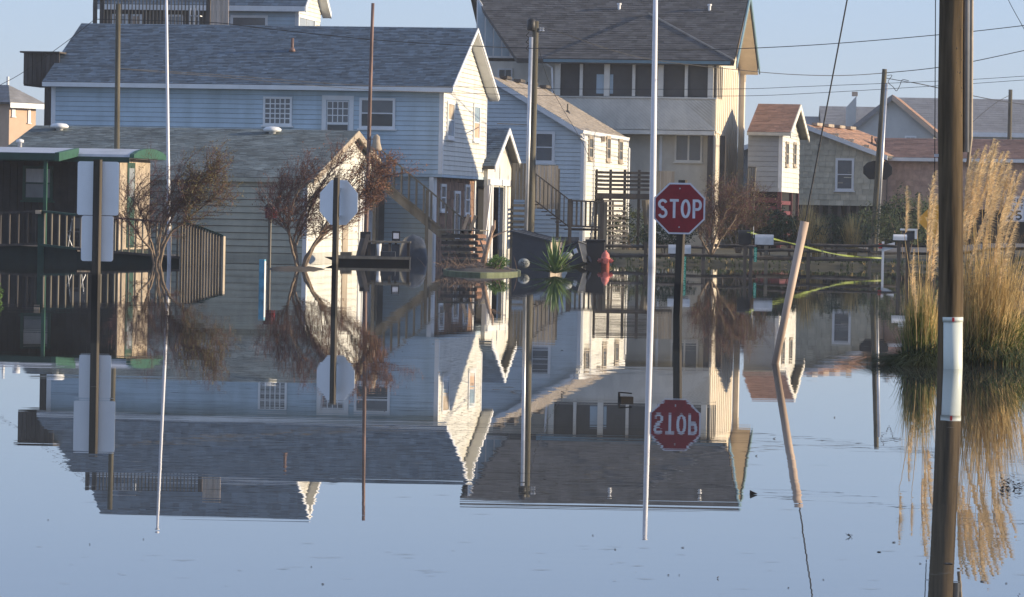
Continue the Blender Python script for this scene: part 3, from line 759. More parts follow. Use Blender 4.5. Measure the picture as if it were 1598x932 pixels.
# left rear wing with tall windows
wy = 3.2
wl, wz = h.f(742, 100, wy)
MB().box(wl, aL, wy, wy+.3, -.3, h.f(800, 96, wy)[1]).build('wing_wall', 'taupe_board', o)
zt_ = h.f(745, 5, wy)[1]; zb_ = h.f(745, 90, wy)[1]
a1_ = h.f(803, 90, wy)[0]
MB().prism([(wl, wy+.05, zb_), (a1_, wy+.05, zb_), (wl, wy+.05, zt_+.3)], (0, .1, 0)).build('wing_gable', 'white', o)
for i in range(4):
    x0 = wl+(a1_-wl)*(i/4.6+.03); x1 = wl+(a1_-wl)*((i+1)/4.6-.01)
    k = lambda x: zb_+(zt_+.25-zb_)*(1-(x-wl)/(a1_-wl))
    MB().prism([(x0, wy+.04, zb_+.08), (x1, wy+.04, zb_+.08), (x1, wy+.04, k(x1)-.1), (x0, wy+.04, k(x0)-.1)], (0, .005, 0)).build('tall_pane', 'glass_blue', o)
winf(h, 777, 107, 800, 122, b=wy, cols=2, rows=1, fr='white', gl='glass', fw_=.06)
MB().tube([h.f(847, 97, -.3)[0:1]+(-.3,)+h.f(847, 97)[1:], (h.f(862, 106)[0], -.1, h.f(862, 106)[1]), (h.f(863, 150)[0], -.1, h.f(863, 150)[1])], .04, 6).build('downspout', 'white', o)

# ---- house behind with the rooftop deck (top left) ------------------------
h = House('deck_house', 'grey-blue house with a slatted upper deck, rising behind the long blue roof', 'house', 460, 152)
o = h.o
ov = .35; ge = .35
zt = h.f(420, 15)[1]; ze = h.f(420, 9, -ov)[1]; bd = h.s(500, 25)[0]; br = bd/2
La = h.f(160, 20)[0]
zr = h.s(487, -56, ge)[1]; sl_ = (zr-ze)/(br+ov); gz = ze+sl_*ov-.14
MB().box(La, 0, 0, bd, -.3, zt).build('wall', 'core', o)
MB().prism([(0, 0, zt), (0, bd, zt), (0, bd, gz), (0, br, zr-.14), (0, 0, gz)], (-.1, 0, 0)).build('gable_wall', 'core', o)
zlow = h.f(420, 45)[1]
siding(o, ('f', 0), La, -.1, zlow, zt, 'blue_siding', c=.16)
hw = lambda z: ((z-gz)/sl_ if z > gz else 0, bd-((z-gz)/sl_ if z > gz else 0))
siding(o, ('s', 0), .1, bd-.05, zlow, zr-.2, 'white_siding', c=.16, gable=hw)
MB().box(La, -.02, -.01, bd, -.3, zlow).build('lower_wall', 'blue_siding', o)
corner(o, 0, 0, zlow, zt, .12)
la = La-.3
slope(o, (la, -ov, ze), (ge, -ov, ze), (ge, br, zr), (la, br, zr), sh='blue_shingle', course=.2, tab=.4)
slope(o, (ge, bd+ov, ze), (la, bd+ov, ze), (la, br, zr), (ge, br, zr), sh='blue_shingle', course=.4, tab=.6)
MB().box(la, ge, -ov-.03, -ov, ze-.22, ze-.01).build('fascia', 'white', o)
rake(o, (ge, -ov, ze), (ge, br, zr), .25, .04); rake(o, (ge, br, zr), (ge, bd+ov, ze), .25, .04)
MB().prism([(.02, bd+ov, ze-.2), (ge, bd+ov, ze-.2), (ge, br, zr-.2), (.02, br, zr-.2)], (0, 0, -.03)).build('soffit', 'white', o)
winf(h, 360, 24, 418, 60, cols=1, rows=1, gl='glass_grey', fw_=.1)
wins(h, 464, 26, 490, 50, cols=2, rows=1, gl='glass_pale', fw_=.1)
winf(h, 255, 10, 290, 60, cols=1, rows=1, gl='glass_pale', fw_=.1)
winf(h, 185, -20, 225, 40, cols=2, rows=1, gl='glass_pale', fw_=.1)
yd = -2.6
d0, zd = h.f(148, 31, yd); d1 = h.f(325, 31, yd)[0]; d2 = h.f(357, 31, yd)[0]
zd2 = zd-.15
MB().box(d0, d2, yd, -.02, zd2-.25, zd2).build('deck_floor', 'dark_wood', o)
zh = h.f(250, -12, yd)[1]
MB().box(d0, d1, yd-.02, yd+.06, zh, zh+.06).build('handrail', 'dark_wood', o)
n_ = int((d1-d0)/.14)
me = MB().box(-.02, .02, -.02, .02, 0, zh-zd2).mesh('baluster', 'grey_wood')
for i in range(n_): inst(me, 'baluster', o, (d0+(i+.5)*(d1-d0)/n_, yd, zd2))
for a_ in (d0, d0+.28, d1): MB().box(a_-.07, a_+.07, yd-.05, yd+.09, -.3, zh+.1).build('deck_post', 'dark_wood', o)
boards_v(o, ('f', yd), d1+.1, d2, zd2-.1, zh+.3, 'lit_board', w=.13, name='screen_board')
xe = h.f(330, 20, -.1)[0]
MB().box(La+.1, xe, -.09, -.03, zlow, zt+.0).build('dark_backing', 'dark_wood', o)  # dark panel added over the siding to darken behind the balusters
for a0_, a1_, g_ in ((176, 200, 'glass_pale'), (205, 222, 'tan_wall'), (262, 286, 'glass_pale')):
    x0, x1 = h.f(a0_, 10, -.1)[0], h.f(a1_, 10, -.1)[0]; window(o, ('f', -.09), x0, x1, zt-1.35, zt-.25, cols=2, rows=1, gl=g_, fw_=.08)
for px in (296, 303, 310):
    x0 = h.f(px, 20, -1.2)[0]; MB().box(x0-.03, x0+.03, -1.2, -1.15, zd2, h.f(px, 13, -1.2)[1]).build('bench_slat', 'white', o)
MB().box(h.f(295, 20, -1.2)[0], h.f(312, 20, -1.2)[0], -1.2, -.8, h.f(300, 24, -1.2)[1]-.04, h.f(300, 24, -1.2)[1]).build('bench_seat', 'white', o)

# ---- small tan house at the far left --------------------------------------
h = House('tan_house', 'small tan house with a hipped grey roof far behind at the left edge', 'house', 12, 215, 35)
o = h.o
zt = h.f(12, 160)[1]; bd = h.s(56, 175)[0]; La = -7
MB().box(La, 0, 0, bd, -.3, zt).build('wall', 'tan_wall', o)
ze = zt; zr = h.f(-10, 140)[1]+.3
ov = .4
E = [(La-ov, -ov, ze), (ov, -ov, ze), (ov, bd+ov, ze), (La-ov, bd+ov, ze)]
P0, P1 = (La+bd/2, bd/2, zr), (-bd/2, bd/2, zr)
slope(o, E[0], E[1], P1, P0, sh='far_roof', course=.3, tab=.5); slope(o, E[1], E[2], P1, P1, sh='far_roof', course=.3, tab=.5)
slope(o, E[2], E[3], P0, P1, sh='far_roof', course=.4, tab=.6)
MB().box(ov, ov+.05, -ov, bd+ov, ze-.3, ze-.02).build('fascia', 'white', o)
wins(h, 18, 165, 23, 182, gl='glass_pale', fw_=.15)
wins(h, 43, 165, 47, 192, gl='glass_grey', fw_=.1)
q = h.w(-1.5, 1.5, zt); MB().tube([V((-1.8, 1.8, zt+.3)), V((-1.8, 1.8, zr+.5))], .08, 8).build('vent_pipe', 'white', o)

# ---- red-roofed small house ------------------------------------------------
h = House('red_roof_house', 'narrow grey house with a red-brown roof raised on a dark red lattice base', 'house', 1218, 152)
o = h.o
bd = h.s(1247, 250)[0]; ov = .35; ge = .35
zt = h.f(1190, 209)[1]; ze = h.f(1190, 206, -ov)[1]; zb = h.f(1190, 299)[1]
br = bd/2; zr = h.s(1246, 162, ge)[1]; sl_ = (zr-ze)/(br+ov); gz = ze+sl_*ov-.14
La = h.f(1167, 250)[0]; la = La-.02
MB().box(La, 0, 0, bd, zb, zt).build('wall', 'core', o)
MB().prism([(0, 0, zt), (0, bd, zt), (0, bd, gz), (0, br, zr-.14), (0, 0, gz)], (-.1, 0, 0)).build('gable_wall', 'core', o)
hw = lambda z: ((z-gz)/sl_ if z > gz else 0, bd-((z-gz)/sl_ if z > gz else 0))
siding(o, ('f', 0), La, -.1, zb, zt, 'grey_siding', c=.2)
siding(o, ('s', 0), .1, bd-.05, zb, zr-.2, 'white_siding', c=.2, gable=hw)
corner(o, 0, 0, zb, zt, .12)
slope(o, (la, -ov, ze), (ge, -ov, ze), (ge, br, zr), (la, br, zr), sh='red_shingle', course=.2, tab=.36)
slope(o, (ge, bd+ov, ze), (la, bd+ov, ze), (la, br, zr), (ge, br, zr), sh='red_shingle', course=.4, tab=.6)
MB().box(la, ge, -ov-.03, -ov, ze-.14, ze-.01).build('fascia', 'taupe', o)
rake(o, (ge, -ov, ze), (ge, br, zr), .22, .04, 'taupe_board'); rake(o, (ge, br, zr), (ge, bd+ov, ze), .22, .04, 'taupe_board')
wins(h, 1225, 221, 1229, 260, gl='glass_grey', fw_=.1, fr='tan_wood'); wins(h, 1237, 222, 1241, 260, gl='glass_grey', fw_=.1, fr='tan_wood')
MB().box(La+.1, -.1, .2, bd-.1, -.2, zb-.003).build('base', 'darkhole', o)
for k in range(6):
    z_ = .3+k*(zb-.4)/6; MB().box(La, 0, .02, .06, z_, z_+.2).build('lattice_board', 'lattice', o)
for k in range(5):
    g = MB(); z_ = .3+k*(zb-.4)/5; pbox(g, ('s', 0), .1, bd*.55, z_, z_+.15, -.05, 0); g.build('side_slat', 'lattice', o)
for y_ in (0, bd*.6, bd-.1):
    g = MB(); pbox(g, ('s', 0), y_, y_+.16, -.1, zb-.003, -.14, .02); g.build('side_post', 'lattice', o)

# ---- grey shake house -------------------------------------------------------
h = House('shake_house', 'low grey-green shake house with an orange-tan roof and brown-pink wing behind the backboard', 'house', 1373, 166, 19)
o = h.o
ge = .3
eR, zeR = h.f(1385, 243, -ge); pk, zpk = h.f(1256, 194, -ge)
sl_ = (zpk-zeR)/(eR-pk); za = zeR+sl_*eR; La = 2*pk
bd = max(.8, h.s(1383, 290)[0]); zb = h.f(1320, 321)[1]
MB().box(La, 0, 0, 9, zb, za-.05).build('wall', 'core', o)
MB().prism([(La, 0, za-.05), (0, 0, za-.05), (pk, 0, zpk-.14)], (0, .1, 0)).build('gable_wall', 'core', o)
# shingled front in courses
mb = MB(); z = zb; r_ = 0
while z < zpk-.3:
    zt_ = z+.24; x0 = La if z < za-.1 else La+(z-za+.1)/sl_; x1 = 0 if z < za-.1 else -(z-za+.1)/sl_
    x0 = max(x0, h.f(1235, 260)[0]); u = x0-random.uniform(0, .3)
    while u < x1-.05:
        w_ = random.uniform(.25, .4); a_, b_ = max(u, x0), min(u+w_-.012, x1); u += w_
        if b_-a_ < .03: continue
        p_ = random.uniform(.02, .035)
        mb.hexa([(a_, 0, z), (b_, 0, z), (b_, -p_, z), (a_, -p_, z), (a_, 0, zt_), (b_, 0, zt_), (b_, -.008, zt_), (a_, -.008, zt_)])
    z = zt_
mb.build('shakes', 'grey_shake', o, stuff=True)
shakes(o, ('s', 0), 0, bd, zb, za-.15, 'tan_wall', w=.3, c=.24)
slope(o, (eR, -ge, zeR), (eR, 9, zeR), (pk, 9, zpk), (pk, -ge, zpk), sh='orange_shingle', course=.2, tab=.36)
slope(o, (2*pk-eR, 9, zeR), (2*pk-eR, -ge, zeR), (pk, -ge, zpk), (pk, 9, zpk), sh='orange_shingle', course=.4, tab=.6)
rake(o, (pk, -ge, zpk), (eR, -ge, zeR), .2, .04); rake(o, (2*pk-eR, -ge, zeR), (pk, -ge, zpk), .2, .04)
winf(h, 1304, 247, 1333, 298, gl='glass_grey', fw_=.1)
q = V((pk*.38, 3.5, zpk+sl_*pk*.62)); MB().tube([q-V((0, 0, .1)), q+V((0, 0, .35))], .035, 6).build('vent_pipe', 'rubber', o)
for i in range(4):
    MB().box(pk+.1, pk+.35, .5+i*2, 1.5+i*2, zpk-.03, zpk+.09).build('ridge_vent', 'tan_wood', o)
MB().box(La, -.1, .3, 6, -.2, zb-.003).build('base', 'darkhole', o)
for k in range(9):
    x_ = La*.5*(1-k/8.)-.1; MB().box(x_-.12, x_+.02, .05, .2, -.1, zb-.003).build('pier', 'dark_wood', o)
# wing
zw = h.f(1420, 246, bd)[1]; rw = 12.0; zwb = h.f(1420, 325, bd)[1]
MB().box(.05, rw, bd, bd+5, zwb, zw).build('wing_wall', 'core', o)
shakes(o, ('f', bd), .05, rw, zwb, zw-.1, 'pink_shake', w=.32, c=.24)
zwr = h.f(1420, 216, bd+2.6)[1]
slope(o, (.0, bd-.35, zw), (rw+.3, bd-.35, zw), (rw+.3, bd+2.6, zwr), (-1.2, bd+2.6, zwr), sh='red_shingle', course=.2, tab=.36)
slope(o, (rw+.3, bd+5.4, zw), (0, bd+5.4, zw), (-1.2, bd+2.6, zwr), (rw+.3, bd+2.6, zwr), sh='red_shingle', course=.4, tab=.6)
MB().box(.12, rw+.3, bd-.39, bd-.35, zw-.16, zw-.01).build('fascia', 'white', o)
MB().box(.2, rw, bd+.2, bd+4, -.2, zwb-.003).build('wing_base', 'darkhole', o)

# ---- tall neighbour just right of the frame; its gable throws the shade on the long blue house
h = House('neighbour_house', 'tall pale gabled neighbour house standing just beyond the right edge', 'house', 1860, 117, 0)
o = h.o
w2, zr, sl_ = 4.0, 9.7, .55; ze = zr-sl_*(w2+.4)
MB().prism([(0, 0, -.3), (0, 2*w2, -.3), (0, 2*w2, ze+.1), (0, w2, zr-.15), (0, 0, ze+.1)], (9, 0, 0)).build('wall', 'lightblue_siding', o)
slope(o, (-.3, -.4, ze), (9.3, -.4, ze), (9.3, w2, zr), (-.3, w2, zr), sh='grey_shingle', course=.3, tab=.5)
slope(o, (9.3, 2*w2+.4, ze), (-.3, 2*w2+.4, ze), (-.3, w2, zr), (9.3, w2, zr), sh='grey_shingle', course=.3, tab=.5)
for a_ in (1.2, 4, 6.8):
    for z_ in (2.2, 5.2): window(o, ('f', 0), a_, a_+1.1, z_, z_+1.3)
# ---- far hazy houses ---------------------------------------------------------
def far_house(name, label, pxc, D, th, pkp, eLp, eRp, base, long_roof=None, wall='far_wall', roof='far_roof', dp=10):
    h = House(name, label, 'house', pxc, D, th); o = h.o
    pk, zp = h.f(*pkp, 0); a0, z0 = h.f(*eLp, 0); a1, z1 = h.f(*eRp, 0); z0 = z1 = (z0+z1)/2
    MB().prism([(a0+.4, 0, -.3), (a1-.4, 0, -.3), (a1-.4, 0, z1+.1), (pk, 0, zp-.2), (a0+.4, 0, z0+.1)], (0, dp, 0)).build('wall', wall, o)
    slope(o, (a1, -.4, z1), (a1, dp, z1), (pk, dp, zp), (pk, -.4, zp), th=.25, sh=roof, course=.35, tab=.6)
    slope(o, (a0, dp, z0), (a0, -.4, z0), (pk, -.4, zp), (pk, dp, zp), th=.25, sh=roof, course=.35, tab=.6)
    rake(o, (pk, -.4, zp), (a1, -.4, z1), .4, .06, 'tan_wall'); rake(o, (a0, -.4, z0), (pk, -.4, zp), .4, .06, 'far_roof')  # right edge coloured tan as sunlit, left edge dark as shaded
    return h
h = far_house('pale_gable_house', 'pale gabled house with a sunlit tan roof edge, hazy behind the shake house', 1460, 270, 9, (1393, 148), (1318, 202), (1466, 214), 300, roof='orange_shingle')
for px in (1340, 1412):
    a0, z1 = h.f(px, 212); a1, z0 = h.f(px+18, 222); window(h.o, ('f', 0), a0, a1, z0-1.2, z1, cols=2, rows=1, fw_=.12, gl='glass_pale')
h = House('long_grey_house', 'long hazy grey-roofed house far back on the right', 'house', 1640, 300, 3)
o = h.o
a0 = h.f(1400, 180)[0]; zE = h.f(1540, 207)[1]; zR = h.f(1500, 154, 5)[1]; zR = zR
MB().box(a0, 0, 0, 10, -.3, zE).build('wall', 'far_wall', o)
slope(o, (a0-.5, -.5, zE), (.5, -.5, zE), (.5, 5, zR), (a0-.5, 5, zR), th=.3, sh='far_roof', course=.4, tab=.8)
slope(o, (.5, 10.5, zE), (a0-.5, 10.5, zE), (a0-.5, 5, zR), (.5, 5, zR), th=.3, sh='far_roof', course=.6, tab=.9)
MB().box(a0-.5, .5, -.56, -.5, zE-.35, zE).build('fascia', 'white', o)
h = House('chimney_house', 'hazy grey-roofed house with a broad pale chimney far behind', 'house', 1400, 310, 3)
o = h.o
a0 = h.f(1258, 190)[0]; am = h.f(1281, 190)[0]; zE = h.f(1300, 200)[1]; z1 = h.f(1300, 166, 5)[1]; z2 = h.f(1270, 182, 5)[1]
MB().box(a0, 0, 0, 10, -.3, zE).build('wall', 'far_wall', o)
slope(o, (am, -.5, zE), (.5, -.5, zE), (.5, 5, z1), (am, 5, z1), th=.3, sh='far_roof', course=.4, tab=.8)
slope(o, (.5, 10.5, zE), (am, 10.5, zE), (am, 5, z1), (.5, 5, z1), th=.3, sh='far_roof', course=.6, tab=.8)
slope(o, (a0, -.4, zE), (am-.05, -.4, zE), (am-.05, 5, z2), (a0, 5, z2), th=.3, sh='far_roof', course=.4, tab=.8, name='lower_roof')
c0, c1 = h.f(1321, 180, -1)[0], h.f(1336, 180, -1)[0]; zc = h.f(1322, 167, -1)[1]; zd = h.f(1336, 150, -1)[1]
MB().prism([(c0, -1, -.3), (c1, -1, -.3), (c1, -1, zd), (c0, -1, zc)], (0, 1.3, 0)).build('chimney', 'far_wall', o)
MB().box(c1-.35, c1+.1, -.8, -.2, zd, zd+.35).build('chimney_cap', 'tan_wall', o)
h = House('green_grey_house', 'low green-grey house with a white roof edge behind the plumes at the right', 'house', 1640, 175, 9)
o = h.o
pk, zp = h.f(1515, 222, 0); eR, ze = h.f(1640, 272, 0)
MB().prism([(pk*2, 0, -.2), (0, 0, -.2), (0, 0, ze), (pk, 0, zp-.1), (pk*2, 0, ze)], (0, 8, 0)).build('wall', 'far_wall', o)
slope(o, (eR, -.4, ze), (eR, 8, ze), (pk, 8, zp), (pk, -.4, zp), sh='far_roof', course=.3, tab=.5)
slope(o, (2*pk-eR, 8, ze), (2*pk-eR, -.4, ze), (pk, -.4, zp), (pk, 8, zp), sh='far_roof', course=.4, tab=.6)
rake(o, (pk, -.4, zp), (eR, -.4, ze), .25, .05, 'white')
x0, z1 = h.f(1508, 262); x1, z0 = h.f(1572, 318)
MB().box(x0, x1, -.05, -.003, z0, z1).build('dark_opening', 'glass', o)
h = House('brown_house', 'hazy brown-roofed house glimpsed at the right edge', 'house', 1660, 230, 9)
o = h.o
a0, zr_ = h.f(1586, 224, 2.5); ze = h.f(1590, 246)[1]
MB().box(a0, 0, 0, 6, -.2, ze).build('wall', 'tan_wall', o)
slope(o, (a0, -.4, ze), (.4, -.4, ze), (.4, 3, zr_), (a0, 3, zr_), sh='red_shingle', course=.3, tab=.5)
slope(o, (.4, 6.4, ze), (a0, 6.4, ze), (a0, 3, zr_), (.4, 3, zr_), sh='red_shingle', course=.4, tab=.6)
# ================================================================== LETTERING
def arc(cx, cy, rx, ry, a0, a1, n=10):
    return [(cx+rx*math.cos(R(a0+(a1-a0)*i/n)), cy+ry*math.sin(R(a0+(a1-a0)*i/n))) for i in range(n+1)]
GL = {'S': [arc(.3, .735, .22, .195, 20, 270)+arc(.3, .265, .22, .205, 90, -160)],
      'T': [[(.02, .93), (.58, .93)], [(.3, .93), (.3, 0)]],
      'O': [arc(.3, .5, .22, .43, 0, 360, 24)],
      'P': [[(.1, 0), (.1, .93), (.33, .93)]+arc(.33, .70, .18, .23, 80, -80, 8)+[(.33, .47), (.1, .47)]],
      'E': [[(.5, .93), (.1, .93), (.1, .07), (.5, .07)], [(.1, .5), (.44, .5)]],
      'D': [[(.1, .07), (.1, .93), (.28, .93)]+arc(.28, .5, .24, .43, 80, -80, 10)+[(.28, .07), (.1, .07)]],
      'L': [[(.1, 1), (.1, .07), (.5, .07)]], 'I': [[(.3, 0), (.3, 1)]],
      'M': [[(.06, 0), (.06, .93), (.3, .3), (.54, .93), (.54, 0)]],
      '2': [arc(.3, .70, .22, .23, 165, -25, 9)+[(.08, .07), (.54, .07)]],
      '5': [[(.5, .93), (.14, .93), (.11, .55)]+arc(.28, .31, .24, .24, 130, -150, 10)],
      '4': [[(.42, 0), (.42, .93), (.06, .28), (.56, .28)]],
      '8': [arc(.3, .72, .18, .21, 0, 360, 14), arc(.3, .27, .22, .22, 0, 360, 14)]}
def ribbon(mb, pts, w, y, t, loc=(0, 0), sx=1, sy=1):
    P = [V((loc[0]+p[0]*sx, loc[1]+p[1]*sy)) for p in pts]
    Lf, Rt = [], []
    closed = (P[0]-P[-1]).length < 1e-4
    for i, p in enumerate(P):
        a = P[i-1] if i else (P[-2] if closed else None); b_ = P[i+1] if i < len(P)-1 else (P[1] if closed else None)
        d1 = (p-a).normalized() if a is not None else None; d2 = (b_-p).normalized() if b_ is not None else None
        if d1 is None: d1 = d2
        if d2 is None: d2 = d1
        n1 = V((-d1.y, d1.x)); n2 = V((-d2.y, d2.x)); n = (n1+n2)
        n = n.normalized() if n.length > .2 else n1
        k = min(1.8, 1/max(.3, n.dot(n1)))
        Lf.append(p+n*w*.5*k); Rt.append(p-n*w*.5*k)
    for i in range(len(P)-1):
        mb.hexa([(Lf[i].x, y, Lf[i].y), (Rt[i].x, y, Rt[i].y), (Rt[i].x, y-t, Rt[i].y), (Lf[i].x, y-t, Lf[i].y),
                 (Lf[i+1].x, y, Lf[i+1].y), (Rt[i+1].x, y, Rt[i+1].y), (Rt[i+1].x, y-t, Rt[i+1].y), (Lf[i+1].x, y-t, Lf[i+1].y)])
def text(root, s_, x, z, hgt, wid, stroke, y, mt, adv=None, t=.002):
    adv = adv or wid*1.12
    for ch in s_:
        mb = MB()
        if ch in GL:
            for st in GL[ch]: ribbon(mb, st, stroke, y, t, (x, z), wid/.6, hgt)
            mb.build('letter' if ch.isalpha() else 'digit', mt, root)
        x += adv
# ================================================================== SIGNS AND POSTS
def octagon(c, r, y, t):
    mb = MB(); mb.prism([(c[0]+r*math.cos(R(22.5+45*i)), y, c[1]+r*math.sin(R(22.5+45*i))) for i in range(8)], (0, -t, 0)); return mb
def bevel(o, w=.004, seg=2):
    md = o.modifiers.new('bevel', 'BEVEL'); md.width = w; md.segments = seg; return o
# stop sign facing the camera
D = 57.8; base = wat(1053.5, 494); D = base.y
t = thing('stop_sign', 'red octagonal STOP sign with white letters on a wooden post in the water', 'stop sign', (base.x, D, 0), R(-6))
top = at(1060, 281, D); s_ = 6000/D
MB().box(-.055, .05, .005, .11, -.5, top.z).build('post', 'post_wood', t).rotation_euler = (0, R(1.2), R(-16))
c = at(1060.5, 325.5, D); cx, cz = c.x-base.x, c.z
bpy.data.objects[t.children[0].name].location = (.035*.5, .03, 0)
r = .385/math.cos(R(22.5))
octagon((cx, cz), r, -.012, .003).build('sign_plate', 'sign_white', t)
octagon((cx, cz), r*.935, -.0155, .002).build('red_field', 'red', t)
text(t, 'STOP', cx-.325, cz-.145, .285, .145, .040, -.018, 'sign_white', adv=.1725)
for dz in (.30, -.28): MB().lathe([(.012, 0), (.012, .008)], 0, 0, 8).build('bolt', 'galv', t).matrix_local = Matrix.Translation((cx, -.018, cz+dz)) @ Matrix.Rotation(R(90), 4, 'X')
# octagon back
base = wat(519.5, 453.5); D = base.y
t = thing('stop_sign', 'bare grey back of an octagonal sign on a wooden post before the shrub', 'sign', (base.x, D, 0), R(-6))
top = at(523.5, 277, D); lean = (top.x-base.x)
c = at(524, 316, D); cx, cz = c.x-base.x, c.z
op = octagon((0, 0), .415/math.cos(R(22.5)), .002, .004).build('sign_plate', 'alu', t); op.location = (cx+.02, .24, cz); op.rotation_euler = (0, 0, R(-24))
p = MB(); p.hexa([(-.045, -.045, -.5), (.045, -.045, -.5), (.045, .045, -.5), (-.045, .045, -.5)]+[(a_+0, b_, top.z) for a_, b_ in ((-.045, -.045), (.045, -.045), (.045, .045), (-.045, .045))])
p = p.build('post', 'post_wood', t); p.location = (0.02, .06, 0); p.rotation_euler = (0, math.atan(lean*.4/top.z), R(-16))
for dz in (.25, -.25): MB().box(cx-.03, cx+.05, .10, .24, cz+dz-.02, cz+dz+.02).build('bracket', 'alu', t)
# double sign back at left
base = wat(146, 480.5); D = base.y
t = thing('road_sign', 'backs of two stacked rectangular grey signs on a wooden post by the trailer', 'sign', (base.x, D, 0), R(-6))
top = at(148, 249, D)
def rrect(x0, x1, z0, z1, r, y, t_):
    pts = []
    for cx_, cz_, a0 in ((x1-r, z1-r, 0), (x0+r, z1-r, 90), (x0+r, z0+r, 180), (x1-r, z0+r, 270)):
        pts += [(q[0], y, q[1]) for q in arc(cx_, cz_, r, r, a0, a0+90, 5)]
    return MB().prism(pts, (0, -t_, 0))
def box_px(px0, py0, px1, py1, D, bx):
    a_ = at(px0, (py0+py1)/2, D); b_ = at(px1, (py0+py1)/2, D); c_ = at((px0+px1)/2, py0, D); d_ = at((px0+px1)/2, py1, D)
    return a_.x-bx, b_.x-bx, d_.z, c_.z
x0, x1, z0, z1 = box_px(117, 252, 183, 336, D, base.x); rrect(x0, x1, z0, z1, .035, .14, .004).build('upper_plate', 'alu', t)
x0, x1, z0, z1 = box_px(123, 337, 174, 408, D, base.x); rrect(x0, x1, z0, z1, .035, .145, .004).build('lower_plate', 'alu', t)
p = MB().box(-.05, .05, -.05, .05, -.5, top.z).build('post', 'post_wood', t); p.location = (.015, .065, 0); p.rotation_euler = (0, 0, R(-10))
# speed limit sign
D = 111.0; base = at(1580, 425, D)
t = thing('speed_limit_sign', 'white SPEED LIMIT 25 sign half hidden by plumes at the right edge', 'sign', (base.x, D, 0), 0)
x0, x1, z0, z1 = box_px(1567, 306, 1600.5, 346, D, base.x)
rrect(x0, x1, z0, z1, .03, 0, .004).build('sign_plate', 'sign_white', t)
for q in ((x0+.02, x1-.02, z1-.03, z1-.018), (x0+.02, x1-.02, z0+.018, z0+.03)): MB().box(q[0], q[1], -.0065, -.0045, q[2], q[3]).build('border_line', 'black_print', t)
for q in ((x0+.018, x0+.03, z0+.03, z1-.03), (x1-.03, x1-.018, z0+.03, z1-.03)): MB().box(q[0], q[1], -.0065, -.0045, q[2], q[3]).build('border_line', 'black_print', t)
w_ = x1-x0; hh = z1-z0
text(t, 'SPEED', x0+w_*.10, z1-hh*.27, hh*.17, w_*.13, .022, -.005, 'black_print', adv=w_*.165)
text(t, 'LIMIT', x0+w_*.10, z1-hh*.51, hh*.17, w_*.13, .022, -.005, 'black_print', adv=w_*.165)
text(t, '25', x0+w_*.14, z0+hh*.07, hh*.36, w_*.32, .05, -.005, 'black_print', adv=w_*.38)
MB().box(-.02, .06, .005, .08, -.2, z1-.05).build('post', 'dark_wood', t)
# yellow diamond sign
D = 109.0; c = at(1459, 344, D)
t = thing('warning_sign', 'yellow diamond warning sign tilted behind the wooden utility pole', 'sign', (c.x, D, 0), R(8))
r = .53
d_ = MB().prism([(-r, 0, c.z), (0, 0, c.z-r), (r, 0, c.z), (0, 0, c.z+r)], (0, -.004, 0)).build('sign_plate', 'yellow', t)
MB().box(-.04, .04, .006, .08, 0, c.z+.3).build('post', 'dark_wood', t)
# ------------------------------------------------------------------ poles
def pole(name, label, cat, top, botx, D, r0, r1, mt, k=14, zb=-.4, wob=.0):
    a_ = at(top[0], top[1], D)
    b0 = at(botx, 400, D); p1 = V((b0.x, D, zb)); 
    t = thing(name, label, cat, (p1.x, D, 0)); pts = []; rr = []
    for i in range(13):
        f = i/12; q = p1.lerp(a_, f)-V((p1.x, D, 0)); q.x += wob*math.sin(f*5); pts.append(q); rr.append(r1+(r0-r1)*f)
    MB().tube(pts, rr, k).build('shaft', mt, t, smooth=True)
    return t, a_-V((p1.x, D, 0))
t, tp = pole('utility_pole', 'dark wooden pole left of the white pole, rising behind the trailer roof', 'utility pole', (184.5, 6), 181, 107, .070, .085, 'pole_grey')
PA = V(t.location)+tp
t, tp = pole('flagpole', 'slender white metal pole rising through the shrub beside the trailer deck', 'pole', (259.5, -3), 265, 97.5, .035, .052, 'flagpole')
MB().lathe([(.01, tp.z-.01), (.06, tp.z+.02), (.06, tp.z+.08), (.01, tp.z+.12)], tp.x, tp.y, 10).build('finial', 'flagpole', t, smooth=True)
t, tp = pole('antenna_pole', 'thin rusty brown pole standing against the sunlit garage end', 'pole', (582.5, 5), 569, 108, .045, .068, 'brown_pipe', wob=.01)
f_ = at(583, 222, 108)-V(t.location)
MB().tube([f_+V((-.2, 0, .1)), f_+V((.1, 0, .1))], .02, 6).build('arm', 'galv', t)
MB().lathe([(.02, f_.z+.22), (.09, f_.z+.16), (.11, f_.z-.02), (.16, f_.z-.2), (.13, f_.z-.24)], f_.x+.08, f_.y, 12).build('lamp_head', 'tan_panel', t, smooth=True)
t, tp = pole('utility_pole', 'weathered wooden pole with a grey pipe beside it before the light blue house', 'utility pole', (836, 33), 826.5, 118, .095, .12, 'pole_grey')
PB = V(t.location)+tp
a_ = at(829, 58, 117.7)-V(t.location); b_ = at(819.5, 400, 117.7)-V(t.location); b_.z = -.3
MB().tube([b_, a_], .06, 10).build('conduit', 'galv', t, smooth=True)
MB().lathe([(.11, tp.z-.3), (.13, tp.z-.28), (.13, tp.z+.02), (.06, tp.z+.08)], tp.x-.13, tp.y-.05, 12).build('pole_cap', 'rubber', t, smooth=True)
for dz in (.35, .55, .75): MB().tube([tp+V((-.2, -.1, -dz)), tp+V((-.28, -.1, -dz-.1)), tp+V((-.2, -.1, -dz-.16))], .02, 5).build('cable_loop', 'wire', t)
for dx in (.12, .2): MB().lathe([(.02, tp.z-.32), (.05, tp.z-.30), (.03, tp.z-.26), (.05, tp.z-.22), (.02, tp.z-.2)], tp.x+dx+.03, tp.y-.05, 8).build('insulator', 'galv', t)
